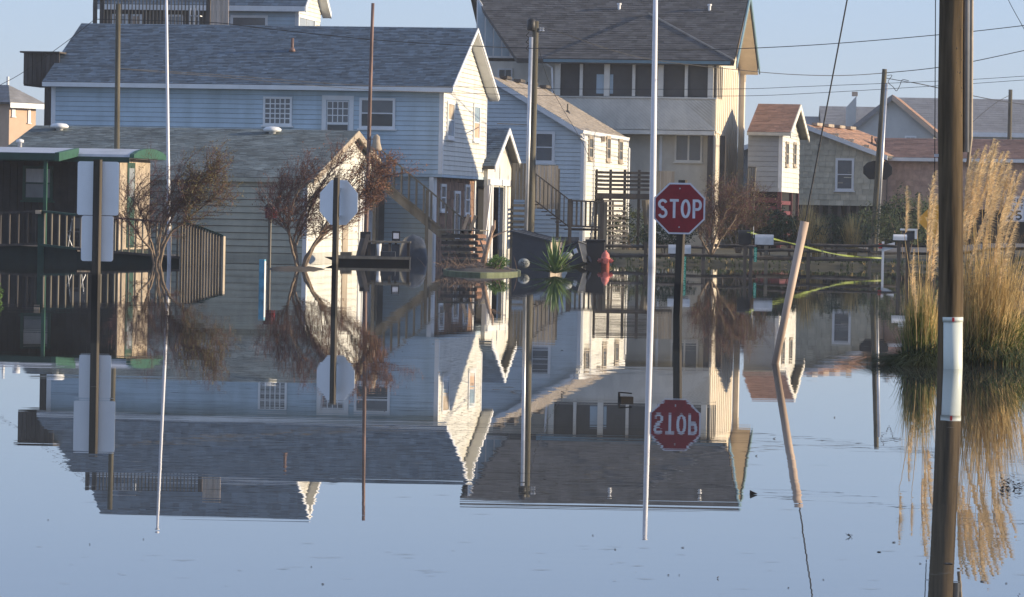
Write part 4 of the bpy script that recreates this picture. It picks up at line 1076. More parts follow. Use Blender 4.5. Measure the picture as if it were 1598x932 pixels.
t, tp = pole('light_pole', 'thick white metal pole standing in the water left of the STOP sign', 'pole', (1023, -8), 1017.5, 108, .066, .108, 'flagpole', k=20)
MB().lathe([(.02, tp.z), (.09, tp.z+.03), (.02, tp.z+.08)], tp.x, tp.y, 10).build('finial', 'flagpole', t, smooth=True)
t, tp = pole('utility_pole', 'leaning dark utility pole with a metal conduit and black basketball backboard', 'utility pole', (1380.5, 108), 1361, 138, .085, .135, 'pole_grey')
PC = V(t.location)+tp
a_ = at(1383.5, 130, 137.7)-V(t.location); b_ = at(1368, 400, 137.7)-V(t.location)
MB().tube([b_, a_], .05, 10).build('conduit', 'galv', t, smooth=True)
c = at(1369.5, 266, 138.35)-V(t.location)
pts = [(c.x-.52, 138.35-138, c.z-.12), (c.x-.3, .35, c.z-.33), (c.x+.3, .35, c.z-.33), (c.x+.52, .35, c.z-.12), (c.x+.52, .35, c.z+.12), (c.x+.38, .35, c.z+.27), (c.x+.15, .35, c.z+.34), (c.x-.15, .35, c.z+.34), (c.x-.38, .35, c.z+.27), (c.x-.52, .35, c.z+.12)]
bevel(MB().prism(pts, (0, -.06, 0)).build('backboard', 'rubber', t), .01)
MB().box(c.x-.1, c.x+.1, .05, .29, c.z-.1, c.z+.1).build('backboard_bracket', 'dark_wood', t)
t, tp = pole('utility_pole', 'distant grey utility pole at the right edge behind the grass plumes', 'utility pole', (1577, 140), 1571, 170, .085, .11, 'pole_grey')
PD = V(t.location)+tp
# near wooden pole with sleeve
base = wat(1482.5, 575); D = base.y
t = thing('utility_pole', 'large wooden utility pole close by with a pale plastic sleeve at its foot', 'utility pole', (base.x, D, 0))
pts = []; rr = []
for i in range(40):
    z = -.5+i*.3; pts.append(V((.014*z*0+.006*math.sin(z*1.7), .0, z))); rr.append(.130-.0012*z+.002*math.sin(z*3.1))
sh = MB().tube(pts, rr, 40).build('shaft', 'pole_wood', t, smooth=True)
random.seed(5)
hl = MB()
for i in range(46):
    z = random.uniform(.4, 3.8) if i > 18 else random.uniform(2.6, 3.6); an = R(random.uniform(-70, 10)); r_ = .130-.0012*z-.004
    q = V((math.cos(an)*r_, math.sin(an)*r_, z)); s1 = random.uniform(.003, .007)
    hl.tube([q-V((0, 0, s1*1.8)), q, q+V((0, 0, s1*1.8))], [.002, s1, .002], 6)
hl.build('bolt_holes', 'black_print', sh, stuff=True)
sl = at(1488.3, 495, D-.08)
sx = sl.x-base.x
MB().lathe([(.104, -.4), (.104, sl.z-.05)], sx, -.07, 32).build('sleeve', 'sleeve', t, smooth=False).data.shade_smooth()
MB().lathe([(.109, sl.z-.0501), (.109, sl.z)], sx, -.07, 32).build('sleeve_collar', 'sleeve', t).data.shade_smooth()
MB().box(sx-.018, sx+.006, -.07-.113, -.07-.106, sl.z-.045, sl.z-.002).build('red_tag', 'red_tag', t)
cx = .158
MB().tube([(cx, .01, 2.25), (cx, .01, 11)], .036, 14).build('conduit', 'galv', t, smooth=True)
MB().tube([(cx+.02, .02, 2.1), (cx+.055, .02, 2.4), (cx+.06, .02, 5), (cx+.055, .02, 11)], .018, 8).build('conduit', 'tan_panel', t, smooth=True)
t.rotation_euler = (0, -.0185, 0)
gx = -.168
MB().tube([(gx, -.02, 2.0), (gx+.004, -.02, 5), (gx, -.02, 11)], .005, 5).build('ground_wire', 'wire', t)
for z in (2.2, 4.6, 7): MB().box(gx-.005, 0-.1, -.03, -.01, z, z+.03).build('staple', 'galv', t)
# guy wire and its guard
an = wat(1207, 568); an.z = -.1
att = V((base.x, D, 9.6))
g1 = at(1256, 346, an.y+.05)
gt = thing('guy_wire', 'slanting guy wire with a faded orange tube guard standing in the water', 'guy wire', (an.x, an.y, 0))
loc = V((an.x, an.y, 0)); a2 = an-loc-V((.02, 0, .1)); b2 = g1-loc
k_ = (at(1322, 0, an.y).x-loc.x, at(1322, 0, an.y).z)
MB().tube([a2, b2], [.036, .046], 16).build('guard', 'pvc', gt, smooth=True)
e2 = V((k_[0], 0, k_[1])); e3 = b2+(e2-b2)*3.47
MB().tube([b2-V((0, 0, .02)), e2, e3], .008, 6).build('wire', 'wire', gt)
# blue marker post; the white face puts sunlight on its right side into colour
base = wat(409, 452); D = base.y
t = thing('marker_post', 'short faded blue marker post with its sunlit side coloured white in the open water at left', 'post', (base.x, D, 0), R(-12))
MB().box(-.05, .05, -.05, .05, -.3, at(410, 405, D).z).build('post', 'bluepost', t)
MB().box(.0505, .054, -.05, .05, -.2, at(410, 408, D).z).build('sunlit_face', 'sunlit_white', t)
# red birdhouse
base = wat(420, 413); D = base.y
t = thing('birdhouse', 'small dark red birdhouse on a thin post in front of the garage wall', 'birdhouse', (base.x, D, 0), R(-12))
zt_ = at(423, 341, D).z
MB().box(-.035, .035, -.035, .035, -.3, zt_).build('post', 'grey_wood', t)
MB().box(-.10, .10, -.10, .10, zt_, zt_+.30).build('box', 'lattice', t)
MB().prism([(-.14, -.15, zt_+.29), (.14, -.15, zt_+.29), (0, -.15, zt_+.40)], (0, .3, 0)).build('roof', 'dark_wood', t)
MB().box(.101, .16, -.07, .07, zt_+.02, zt_+.2).build('perch_box', 'red_tag', t)

# ================================================================== DECK, RAMP AND STAIRS
D = 99.5; p0 = at(-6, 331, D+.5); t = thing('trailer_deck', 'dark wooden deck with a railing and slatted ramp in front of the trailer', 'deck', (p0.x, D, 0))
lo_ = V((p0.x, D, 0))
A = [at(-6, 331, 100.2)-lo_, at(64, 328, 99.8)-lo_, at(121, 334, 99.0)-lo_, at(283, 347, 97.6)-lo_]
rail(t, A[0], A[1], h=.92, n=5, mt='dark_wood', bal='dark_wood')
rail(t, A[1], A[2], h=.95, n=5, mt='green_dark', bal='grey_wood')
rail(t, A[2], A[3], h=.95, n=15, mt='dark_wood', bal='grey_wood')
MB().hexa([(A[1].x-.07, A[1].y-.05, -.3), (A[1].x+.1, A[1].y-.05, -.3), (A[1].x+.1, A[1].y+.1, -.3), (A[1].x-.07, A[1].y+.1, -.3)]+[(A[1].x-.07, A[1].y-.05, A[1].z), (A[1].x+.1, A[1].y-.05, A[1].z), (A[1].x+.1, A[1].y+.1, A[1].z), (A[1].x-.07, A[1].y+.1, A[1].z)]).build('deck_post', 'green_dark', t)
MB().box(A[1].x-.12, A[1].x+.02, A[1].y-.22, A[1].y-.08, A[1].z-.1, A[1].z+.0).build('post_block', 'tan_panel', t)
for i in range(3):
    a_, b_ = A[i], A[i+1]; z0 = -.2; z1 = [.35, .33, .2][i]
    MB().hexa([(a_.x, a_.y+.05, z0), (b_.x, b_.y+.05, z0), (b_.x, b_.y+.12, z0), (a_.x, a_.y+.12, z0), (a_.x, a_.y+.05, z1+.05), (b_.x, b_.y+.05, z1-.02), (b_.x, b_.y+.12, z1-.02), (a_.x, a_.y+.12, z1+.05)]).build('skirt_board', 'skirt', t)
for i in range(3):
    a_, b_ = A[i], A[i+1]; z1 = [.35, .33, .2][i]
    MB().hexa([(a_.x, a_.y+.13, z1-.1), (b_.x, b_.y+.13, z1-.1), (b_.x, b_.y+3.2, z1-.1), (a_.x, a_.y+3.2, z1-.1), (a_.x, a_.y+.13, z1), (b_.x, b_.y+.13, z1), (b_.x, b_.y+3.2, z1), (a_.x, a_.y+3.2, z1)]).build('deck_floor', 'dark_wood', t)
# ramp slats
q0 = at(283, 347, 97.6)-lo_; q1 = at(303, 349, 97.5)-lo_; q2 = at(349, 367, 97.2)-lo_
for i in range(16):
    f = i/15; x = q0.x+(q2.x-q0.x)*f; y = q0.y+(q2.y-q0.y)*f
    z = q1.z if x < q1.x else q1.z+(q2.z-q1.z)*(x-q1.x)/(q2.x-q1.x)
    w_ = .012 if f < .97 else .03
    o_ = MB().box(-w_, w_, -.045, .045, -.2, z-.03).build('slat', 'tan_wood', t); o_.location = (x, y, 0); o_.rotation_euler = (0, 0, R(-30))
for (a_, b_) in ((q0, q1), (q1, q2)):
    MB().hexa([a_+V((0, -.05, -.05)), b_+V((0, -.05, -.05)), b_+V((0, .05, -.05)), a_+V((0, .05, -.05)), a_+V((0, -.05, 0)), b_+V((0, -.05, 0)), b_+V((0, .05, 0)), a_+V((0, .05, 0))]).build('handrail', 'green_dark', t)
MB().box(q0.x, q2.x, q0.y+.3, q0.y+.36, -.2, .5).build('ramp_side', 'skirt', t)
# a bicycle-like jumble on the deck is too dark to read; a pale folded chair frame shows
c = at(114, 362, 100)-lo_
t2 = thing('folding_chair', 'dark folding chair with a pale frame behind the deck balusters', 'chair', (lo_.x+c.x, lo_.y+c.y+.5, .33))
for s_ in (-.18, .18):
    MB().tube([(s_, 0, 0), (s_+.1, -.05, .75)], .014, 6).build('leg', 'galv', t2); MB().tube([(s_+.12, 0, 0), (s_-.05, .0, .42)], .014, 6).build('leg', 'galv', t2)
MB().box(-.2, .25, -.1, .25, .40, .43).build('seat', 'grey_plastic', t2); MB().box(-.1, .3, -.06, -.04, .5, .78).build('backrest', 'grey_plastic', t2)

def stairs(name, label, top, bot, D, width, ns, hr=.92, mt='grey_wood', bal=14, postn=3, slope_dir=0, under=True, twoside=True, bx=None):
    P0 = at(top[0], top[1], D); P1 = at(bot[0], bot[1], D)
    t = thing(name, label, 'stairs', (P1.x, D, 0)); L0 = V((P1.x, D, 0)); a_ = P0-L0; b_ = P1-L0
    for s_ in ((0, width) if twoside else (0,)):
        rail(t, a_+V((0, s_, 0)), b_+V((0, s_, 0)), h=hr, n=bal, mt=mt, bal=mt)
        k = V((0, s_, -hr))
        MB().prism([a_+k, b_+k, b_+k-V((0, 0, .28)), a_+k-V((0, 0, .28))], (0, .05, 0)).build('stringer', mt, t)
    for i in range(ns):
        f = (i+.5)/ns; c = a_.lerp(b_, f)-V((0, 0, hr+.02)); dx = abs(b_.x-a_.x)/ns
        MB().box(c.x-dx*.55, c.x+dx*.55, .052, width-.003, c.z-.04, c.z).build('tread', mt, t)
    for i in range(postn):
        c = a_.lerp(b_, i/(postn-1)); MB().box(c.x-.05, c.x+.05, -.06, .04, -.3, c.z-.06).build('post', mt, t)
    return t, a_, b_
t, a_, b_ = stairs('outdoor_stairs', 'brown wooden stairs descending from the garage peak in front of the long blue house', (586, 226), (748, 362), 118.6, 1.0, 13, postn=3)
bpy.data.objects[t.name].children[0]
# landing of those stairs
MB().box(a_.x-.9, a_.x, .0, 1.0, a_.z-1.0, a_.z-.92).build('landing', 'grey_wood', t)

# porch with stairs before the light blue house
D = 132.0; P = at(890, 312, D); t = thing('porch', 'dark wooden porch with railed stairs in front of the light blue house', 'porch', (P.x, D, 0)); L0 = V((P.x, D, 0))
q0 = at(833, 268, D)-L0; q1 = at(890, 312, D)-L0; q2 = at(940, 314, D)-L0
rail(t, q0, q1, h=1.0, n=9, mt='dark_wood', bal='grey_wood')
rail(t, q1, q2, h=.95, n=7, mt='dark_wood', bal='dark_wood')
rail(t, q1+V((0, 1.5, 0)), q2+V((0, 1.5, 0)), h=.95, n=7, mt='dark_wood', bal='grey_wood')
for i in range(8):
    f = (i+.5)/8; c = q0.lerp(q1, f)-V((0, 0, 1.05)); MB().box(c.x-.1, c.x+.1, .05, 1.3, c.z-.04, c.z).build('tread', 'dark_wood', t)
for c in (q0, q1, q2): MB().box(c.x-.06, c.x+.06, -.05, .07, -.3, c.z+.03).build('post', 'dark_wood', t)
MB().box(q1.x, q2.x, .1, 1.5, q1.z-1.05, q1.z-.97).build('porch_floor', 'dark_wood', t)
boards_v(t, ('f', .15), q0.x+.1, q2.x-.1, -.2, q1.z-1.4, 'dark_wood', w=.14, name='skirt_board')
boards_v(t, ('f', .0), q2.x-.15, q2.x+.18, -.2, at(940, 315, D).z, 'grey_wood', w=.16, name='end_board')
sc = at(833, 258, D+1.6)-L0; sd2 = at(871, 300, D+1.6)-L0
boards_v(t, ('f', sc.y), sc.x, sd2.x, sd2.z-.6, sc.z, 'tan_wood', w=.12, name='screen_board')
for a1 in (sc.x, sd2.x): MB().box(a1-.05, a1+.05, sc.y+.003, sc.y+.1, -.2, sc.z-.1).build('screen_post', 'grey_wood', t)
# slatted screen by the annex
D = 130.2; P = at(800, 270, D); t = thing('slat_fence', 'grey board screen with dark lattice below, beside the white annex', 'screen', (P.x, D, 0))
x1_ = at(822, 270, D).x-P.x; zz = at(810, 255, D).z; zm = at(810, 312, D).z
boards_v(t, ('f', 0), 0, x1_, zm, zz, 'grey_wood', w=.13, name='board')
for k in range(8):
    z_ = .35+k*(zm-.4)/8; MB().box(0, x1_, -.02, .02, z_, z_+.09).build('slat', 'grey_wood', t)
for a1 in (0, x1_): MB().box(a1-.05, a1+.05, .03, .1, -.3, zz).build('post', 'grey_wood', t)
# raised side deck with open stairs
D = 139.0; P = at(930, 300, D); t = thing('raised_deck', 'raised dark deck with horizontal rails and open stairs beneath, right of the light blue house', 'deck', (P.x, D, 0)); L0 = V((P.x, D, 0))
e0 = at(931, 265, D)-L0; e1 = at(1020, 266, D)-L0; e2 = at(1053, 267, D)-L0; fl_ = (at(970, 302, D)-L0).z
zT = e0.z
for k in range(5):
    z_ = zT-.05-k*(zT-fl_-.1)/5; MB().box(e0.x, e1.x, -.03, .03, z_-.09, z_).build('rail', 'dark_wood', t)
for i in range(5):
    x_ = e0.x+(e1.x-e0.x)*i/4; MB().box(x_-.05, x_+.05, .032, .12, -.3, zT+.02).build('post', 'dark_wood', t)
MB().box(e0.x, e2.x, -.05, 2.2, fl_-.2, fl_).build('deck_floor', 'dark_wood', t)
boards_v(t, ('f', -.06), e1.x, e2.x, fl_-.1, zT, 'tan_wood', w=.12, name='screen_board')
s0 = at(942, 312, D)-L0; s1 = at(975, 374, D)-L0
for i in range(9):
    z_ = s0.z+(s1.z-s0.z)*i/8; x_ = s0.x+.02*i
    MB().box(x_, x_+.72, -.5-.12*i*0-.1*i, -.2-.1*i, z_-.07, z_).build('tread', 'tan_wood', t)
for x_ in (s0.x-.02, s0.x+.33, s0.x+.74):
    MB().hexa([(x_-.03, -.5, s0.z-.3), (x_+.03, -.5, s0.z-.3), (x_+.03, -.2, s0.z-.3), (x_-.03, -.2, s0.z-.3), (x_-.03, -.3, s0.z), (x_+.03, -.3, s0.z), (x_+.03, -.1, s0.z), (x_-.03, -.1, s0.z)]).build('bracket', 'dark_wood', t)
    MB().hexa([(x_-.03, -1.5, -.2), (x_+.03, -1.5, -.2), (x_+.03, -1.3, -.2), (x_-.03, -1.3, -.2), (x_-.03, -.35, s0.z-.1), (x_+.03, -.35, s0.z-.1), (x_+.03, -.15, s0.z-.1), (x_-.03, -.15, s0.z-.1)]).build('stringer', 'dark_wood', t)
x_ = at(1008, 330, D).x-P.x
MB().tube([(x_-.02, -.12, -.3), (x_+.05, -.12, 1.0), (x_-.03, -.12, fl_-.22)], [.13, .10, .14], 8).build('post', 'grey_wood', t)
# little white newel ornament
# outdoor striped stair at big house right
D = 149; P = at(1172, 262, D); t = thing('ladder', 'curved metal ladder rack hung on the right side of the beige house', 'ladder', (P.x, D, 0)); L0 = V((P.x, D, 0))
for i in range(5):
    a_ = at(1168+2.5*i, 262, D)-L0; b_ = at(1164+2.2*i, 300, D)-L0
    MB().tube([a_, (a_+b_)/2+V((.06, 0, 0)), b_], .025, 6).build('rod', 'grey_wood', t)
a_ = at(1167, 261, D)-L0; b_ = at(1180, 261, D)-L0; MB().tube([a_, b_], .03, 6).build('rod', 'grey_wood', t)
for px in (1168, 1179):
    a_ = at(px, 262, D)-L0; MB().tube([a_, V((a_.x-.1, 0, -.1))], .035, 6).build('leg', 'grey_wood', t)

# ================================================================== YARD CLUTTER
# flat boat with a bench of odds and ends
base = wat(575, 409); D = 105.0
t = thing('flat_boat', 'dark flat-bottomed boat moored before the sunlit garage end', 'boat', (at(575, 400, D).x, D, 0)); L0 = V(t.location)
x0 = at(506, 400, D).x-L0.x; x1 = at(640, 400, D).x-L0.x; zt_ = at(570, 401, D).z
MB().hexa([(x0+.55, -.5, -.12), (x1, -.5, -.12), (x1, .6, -.12), (x0+.55, .6, -.12), (x0+.25, -.6, zt_), (x1, -.6, zt_), (x1, .7, zt_), (x0+.25, .7, zt_)]).build('hull', 'rubber', t)
MB().hexa([(x0+.4, -.4, 0), (x0+.7, -.45, 0), (x0+.7, .5, 0), (x0+.4, .4, 0), (x0, -.15, zt_-.02), (x0+.3, -.58, zt_-.02), (x0+.3, .68, zt_-.02), (x0, .25, zt_-.02)]).build('bow', 'rubber', t)
MB().box(x0+.45, x0+.75, -.3, .3, zt_-.02, zt_+.12).build('thwart', 'grey_wood', t); MB().box(x1-.8, x1-.4, -.35, .2, zt_-.05, zt_+.16).build('fuel_box', 'tarp', t)
MB().box(x0+.25, x1+.02, -.64, -.59, zt_-.05, zt_+.025).build('gunwale', 'grey_wood', t); MB().box(x0+.25, x1+.02, .69, .74, zt_-.05, zt_+.025).build('gunwale', 'grey_plastic', t)
D2 = 106.8; zb_ = at(600, 376, D2).z
tb = thing('workbench', 'long low grey bench behind the boat with dark bins below it', 'bench', (at(605, 385, D2).x, D2, 0)); L0 = V(tb.location)
x0 = at(572, 380, D2).x-L0.x; x1 = at(641, 380, D2).x-L0.x
for k in range(3): MB().box(x0, x1, -.3+k*.21, -.11+k*.21, zb_-.05, zb_).build('plank', 'grey_wood', tb)
for x_ in (x0+.05, (x0+x1)/2, x1-.1):
    for y_ in (-.25, .2): MB().box(x_, x_+.07, y_, y_+.07, -.3, zb_-.05).build('leg', 'dark_wood', tb)
for i, (px0, px1) in enumerate(((573, 586), (598, 610), (612, 624))):
    a_ = at(px0, 385, D2).x; b_ = at(px1, 385, D2).x
    c_ = MB().box(a_, b_, D2-.22, D2+.1, -.1, zb_-.09).build('storage_bin', ('grey_plastic', 'tarp', 'grey_plastic')[i])
    tag(c_, ('dark storage bin under the left end of the grey bench', 'dark blue storage bin right of the white bucket', 'dark storage bin under the right part of the grey bench')[i], 'bin', 'dark bins under the bench')
bk = thing('bucket', 'small white bucket under the middle of the grey bench', 'bucket', (at(592, 388, D2).x, D2-.35, 0))
z0 = at(592, 393, D2).z; z1 = at(592, 381, D2).z
MB().lathe([(.05, -.1), (.055, z0), (.075, z1), (.065, z1-.003)], 0, 0, 16).build('pail', 'white', bk, smooth=True); MB().lathe([(.08, z1), (.08, z1+.015)], 0, 0, 16).build('lid', 'galv', bk)
la_ = thing('lantern_box', 'small black box with a pale panel above the right end of the bench', 'box', (at(618, 368, 107).x, 107, 0)); z0 = at(618, 376, 107).z; z1 = at(618, 361, 107).z
MB().box(-.11, .11, 0, .15, z0, z1).build('case', 'rubber', la_); MB().box(-.075, .08, -.012, -.003, z0+.06, z1-.05).build('panel', 'sign_white', la_)
MB().box(-.03, .03, .02, .1, -.3, z0).build('post', 'dark_wood', la_)
for i, (px0, px1) in enumerate(((556, 565), (562, 574))):
    bz = MB(); a_ = at(px0, 395, 106); b_ = at(px1, 366 if i else 372, 106.4)
    bz.hexa([(a_.x-.05, 106, 0), (a_.x+.07, 106, 0), (a_.x+.07, 106.04, 0), (a_.x-.05, 106.04, 0), (b_.x-.05, 106.3, b_.z), (b_.x+.07, 106.3, b_.z), (b_.x+.07, 106.34, b_.z), (b_.x-.05, 106.34, b_.z)])
    tag(bz.build('leaning_board', 'dark_wood'), ('shorter dark board leaning at the left of the boat bench', 'taller dark board leaning against the thin rusty pole')[i], 'board', 'dark boards leaning by the bench')
b1_ = MB().box(at(562, 365, 107.3).x, at(578, 365, 107.3).x, 107.3, 107.6, -.2, at(570, 362, 107).z).build('crate', 'rubber'); tag(b1_, 'black crate standing at the foot of the thin rusty pole', 'crate')
# covered mound
def blob(name, mt, cx, D, x0, x1, zt_, dep, label, cat, seed=1, nx=22):
    random.seed(seed); mb = MB(); w_ = (x1-x0)/2; cx = (x0+x1)/2
    for j in range(nx+1):
        for i in range(nx+1):
            u = i/nx*2-1; v = j/nx*2-1; e = max(0, 1-abs(u)**2.6)*max(0, 1-abs(v)**2.4)
            n = mnoise.noise(V((u*1.7+seed, v*1.7, seed)))*.35+mnoise.noise(V((u*5, v*5, seed)))*.10
            mb.v.append((cx+u*w_, D+v*dep, -.15+(zt_+.15)*min(1, e**.45*(1+n*.4))))
    for j in range(nx):
        for i in range(nx):
            a = j*(nx+1)+i; mb.f.append((a, a+1, a+nx+2, a+nx+1))
    return tag(mb.build(name, mt, smooth=True), label, cat)
blob('tarp_cover', 'tarp', 0, 110.5, at(622, 380, 110).x, at(668, 380, 110).x, at(645, 366, 110).z, .9, 'dark tarp thrown over a mound beneath the outdoor stairs', 'tarp')
# pallet stack
D = 103; P = at(718, 400, D); t = thing('pallet_stack', 'stack of dark wooden pallets with sunlit ends by the planter', 'pallets', (P.x, D, 0), R(-12)); L0 = V(t.location)
x0 = -.52; x1 = .45; zt_ = at(718, 362, D).z
for k in range(6):
    z0 = -.1+(zt_+.1)*k/6; dx = random.uniform(-.04, .04)
    for y_ in (0, .45, .9):
        MB().box(x0+dx, x1+dx, y_, y_+.08, z0, z0+.085).build('bearer', 'dark_wood', t)
    for i in range(6):
        x_ = x0+dx+(x1-x0-.12)*i/5; MB().box(x_, x_+.12, -.02, 1.0, z0+.087, z0+.112).build('deck_board', 'sunlit_board' if i == 5 else 'grey_wood', t)
    MB().box(x1+dx+.003, x1+dx+.04, -.02, 1.0, z0+.01, z0+.09).build('end_board', 'sunlit_board', t)
MB().box(x0-.1, x1+.1, -.1, 1.0, zt_+.03, zt_+.06).build('top_board', 'grey_wood', t)
for i, (a_, b_) in enumerate((((722, 362), (731, 336)), ((733, 362), (742, 338)))):
    p = at(*a_, D+.4); q = at(*b_, D+.8)
    tag(MB().tube([p, q], .06, 4).build('plank', 'dark_wood'), ('left of two short dark planks sticking up from the pallets', 'right of two short dark planks sticking up from the pallets')[i], 'plank', 'planks on the pallet stack')
# planter island with curb, mound, bush and driftwood
c = wat(752, 425.5)
t = thing('planter', 'low mossy concrete planter ring with soil in the water', 'planter', (c.x, c.y, 0))
n = 40; mb = MB(); rx, ry = .94, 4.2
ring = [(math.cos(2*math.pi*i/n), math.sin(2*math.pi*i/n)) for i in range(n)]
for (f, z) in ((1, -.3), (1, .07), (.93, .075), (.93, -.1)): mb.v += [(a*rx*f, b_*ry*f, z) for a, b_ in ring]
for r_ in range(3):
    for i in range(n): j = (i+1) % n; mb.f.append((r_*n+i, r_*n+j, (r_+1)*n+j, (r_+1)*n+i))
mb.build('curb', 'concrete', t)
mb = MB(); G = 26
for j in range(G+1):
    for i in range(G+1):
        u = i/G*2-1; v = j/G*2-1; rr_ = math.hypot(u, v); e = max(0, 1-rr_)
        mb.v.append((u*rx*.96, v*ry*.96, .02+.22*e**.6+.08*mnoise.noise(V((u*5, v*5, 2)))*e))
for j in range(G):
    for i in range(G):
        a = j*(G+1)+i; u = (i+.5)/G*2-1; v = (j+.5)/G*2-1
        if math.hypot(u, v) < .97: mb.f.append((a, a+1, a+G+2, a+G+1))
mb.build('soil', 'mud', t, smooth=True)
def leaves(c, rad, n, size, shell=.5, flat=.0, seed=None, squash=1):
    if seed is not None: random.seed(seed)
    mb = MB(); c = V(c)
    for i in range(n):
        d = V((random.gauss(0, 1), random.gauss(0, 1), random.gauss(0, 1))).normalized()
        k = random.uniform(shell, 1)**.6; nz_ = 1+.5*mnoise.noise(d*2.2+V((c.x, c.y, 0)))+.25*mnoise.noise(d*6+V((c.x, 0, 0)))
        p = c+V((d.x*rad[0], d.y*rad[1], d.z*rad[2]))*k*nz_
        if p.z < c.z-rad[2]*.8: continue
        s_ = size*random.uniform(.5, 1.4)
        a = V((random.gauss(0, 1), random.gauss(0, 1), random.gauss(0, 1))).normalized(); b_ = a.orthogonal().normalized()
        mb.poly([p-a*s_, p-b_*s_*.45, p+a*s_, p+b_*s_*.45])
    return mb
def shrub(label, px, py, D, rx, rz, n, size, mt, seed, group=None, ry=None, z0=None, name='shrub'):
    c = at(px, py, D); g = thing(name, label, 'shrub', (c.x, D, 0), 0, group)
    leaves((0, 0, c.z), (rx, ry or rx, rz), n, size, seed=seed).build('foliage', mt, g, stuff=True)
    mb = MB()
    for i in range(8):
        e = V((random.uniform(-.6, .6)*rx, random.uniform(-.5, .5)*rx, c.z+random.uniform(-.3, .5)*rz)); mb.tube([(e.x*.15, e.y*.15, -.2), e*.5+V((0, 0, .05)), e], [.02, .014, .005], 5)
    mb.build('stems', 'bark', g)
    return g
shrub('small rounded green bush on the planter beside the driftwood', 777, 410, 91.5, .26, .17, 1500, .022, 'leaf_green', 3)
# driftwood stump
random.seed(12)
D = 93; P = at(755, 415, D); t = thing('driftwood', 'bare forked driftwood branch standing upright in the planter', 'driftwood', (P.x, D, 0)); L0 = V(t.location)
L_ = [at(a, b_, D)-L0 for a, b_ in ((753, 414), (759, 392), (766, 368), (769, 352))]
MB().tube(L_, [.075, .06, .05, .028], 9).build('trunk', 'driftwood', t, smooth=True)
MB().tube([at(a, b_, D)-L0 for a, b_ in ((764, 372), (776, 366), (792, 360))], [.03, .022, .01], 6).build('branch', 'driftwood', t)
MB().tube([at(a, b_, D)-L0 for a, b_ in ((766, 366), (771, 356), (772, 344))], [.04, .035, .02], 7).build('branch', 'driftwood', t)
MB().tube([at(a, b_, D)-L0 for a, b_ in ((758, 398), (751, 380), (748, 372))], [.03, .022, .01], 6).build('branch', 'driftwood', t)
mb = MB()
for i in range(170):
    p = at(random.gauss(728, 22), 414, 92+random.uniform(-1, 1)); p.z = .1+random.random()*.05
    d = V((random.gauss(0, 1), random.gauss(0, 1), abs(random.gauss(0, .9)))).normalized()*random.uniform(.12, .42)
    mb.tube([p, p+d*.5+V((0, 0, .02)), p+d], [.007, .005, .002], 3)
o_ = mb.build('brush_pile', 'twig_dry'); o_['kind'] = 'stuff'; tag(o_, 'tangle of dry sticks and stalks heaped on the planter', 'brush')
# yucca
c = wat(866, 429); random.seed(4)
t = thing('yucca', 'spiky green yucca rising from the water before the dark storage box', 'yucca', (c.x, c.y, 0))
for i in range(96):
    az = random.uniform(0, 2*math.pi); el = R(random.uniform(4, 88)); Ln = random.uniform(.62, 1.02)
    d = V((math.cos(az)*math.cos(el), math.sin(az)*math.cos(el), math.sin(el))); s_ = V((-math.sin(az), math.cos(az), 0))
    p0 = V((0, 0, .04)); p1 = p0+d*Ln*.45; p2 = p0+d*Ln-V((0, 0, .10*math.cos(el)))
    w = .033; mb = MB()
    u_ = s_.cross(d).normalized()*.007
    mb.v += [tuple(x) for x in (p0-s_*w*.6, p0+s_*w*.6, p1-s_*w, p1+s_*w, p2, p1+u_*1.5, p0+u_)]
    mb.f += [(0, 2, 5, 6), (6, 5, 3, 1), (2, 4, 5), (5, 4, 3)]
    mb.build('leaf', 'yucca', t)
# spotted stone
c = wat(817, 418); D = 97
P = at(817.5, 411, D)
t = thing('garden_ornament', 'round white spotted garden ornament in front of the dark storage box', 'ornament', (P.x, D, 0)); cz = P.z
mb = MB(); m_ = 16
for j in range(9):
    ph = math.pi*j/8
    for i in range(m_): th = 2*math.pi*i/m_; mb.v.append((.15*math.sin(ph)*math.cos(th), .10*math.cos(ph)*-1, cz+.125*math.sin(ph)*math.sin(th)))
for j in range(8):
    for i in range(m_): q = (i+1) % m_; mb.f.append((j*m_+i, j*m_+q, (j+1)*m_+q, (j+1)*m_+i))
mb.build('shell', 'stone', t, smooth=True)
for (x, z) in ((-.06, .03), (0, .05), (.06, .035), (-.07, -.02), (-.01, -.01), (.04, -.015), (.085, -.01), (.0, -.06), (-.03, .015)):
    y = -.10*math.sqrt(max(0, 1-(x/.15)**2-(z/.125)**2)); MB().lathe([(.001, 0), (.014, .004), (.014, -.004)], 0, 0, 8).build('spot', 'black_print', t).matrix_local = Matrix.Translation((x, y-.003, cz+z)) @ Matrix.Rotation(R(90), 4, 'X')
# tipped storage box
D = 108.5; P = at(857, 400, D); t = thing('storage_box', 'large dark storage box with a sloping grey lid and sunlit cream end', 'storage box', (P.x, D, 0), R(-14)); L0 = V(t.location)
x0 = -1.08; zl = at(798, 362, D+.3).z; zr_ = at(857, 377, D).z
MB().hexa([(x0, 0, -.3), (0, 0, -.3), (0, 1.5, -.3), (x0, 1.5, -.3), (x0, 0, zl), (0, 0, zr_), (0, 1.5, zr_), (x0, 1.5, zl)]).build('body', 'grey_plastic', t)
MB().hexa([(x0-.05, -.06, zl), (.05, -.06, zr_-.01), (.05, 1.56, zr_-.01), (x0-.05, 1.56, zl), (x0-.05, -.06, zl+.05), (.05, -.06, zr_+.04), (.05, 1.56, zr_+.04), (x0-.05, 1.56, zl+.05)]).build('lid', 'grey_plastic', t)
boards_v(t, ('s', .0), .02, 1.48, -.2, zr_-.03, 'tan_panel', w=.5, gap=.02, name='sunlit_end_panel')  # sunlight on this end of the dark box is put in as tan
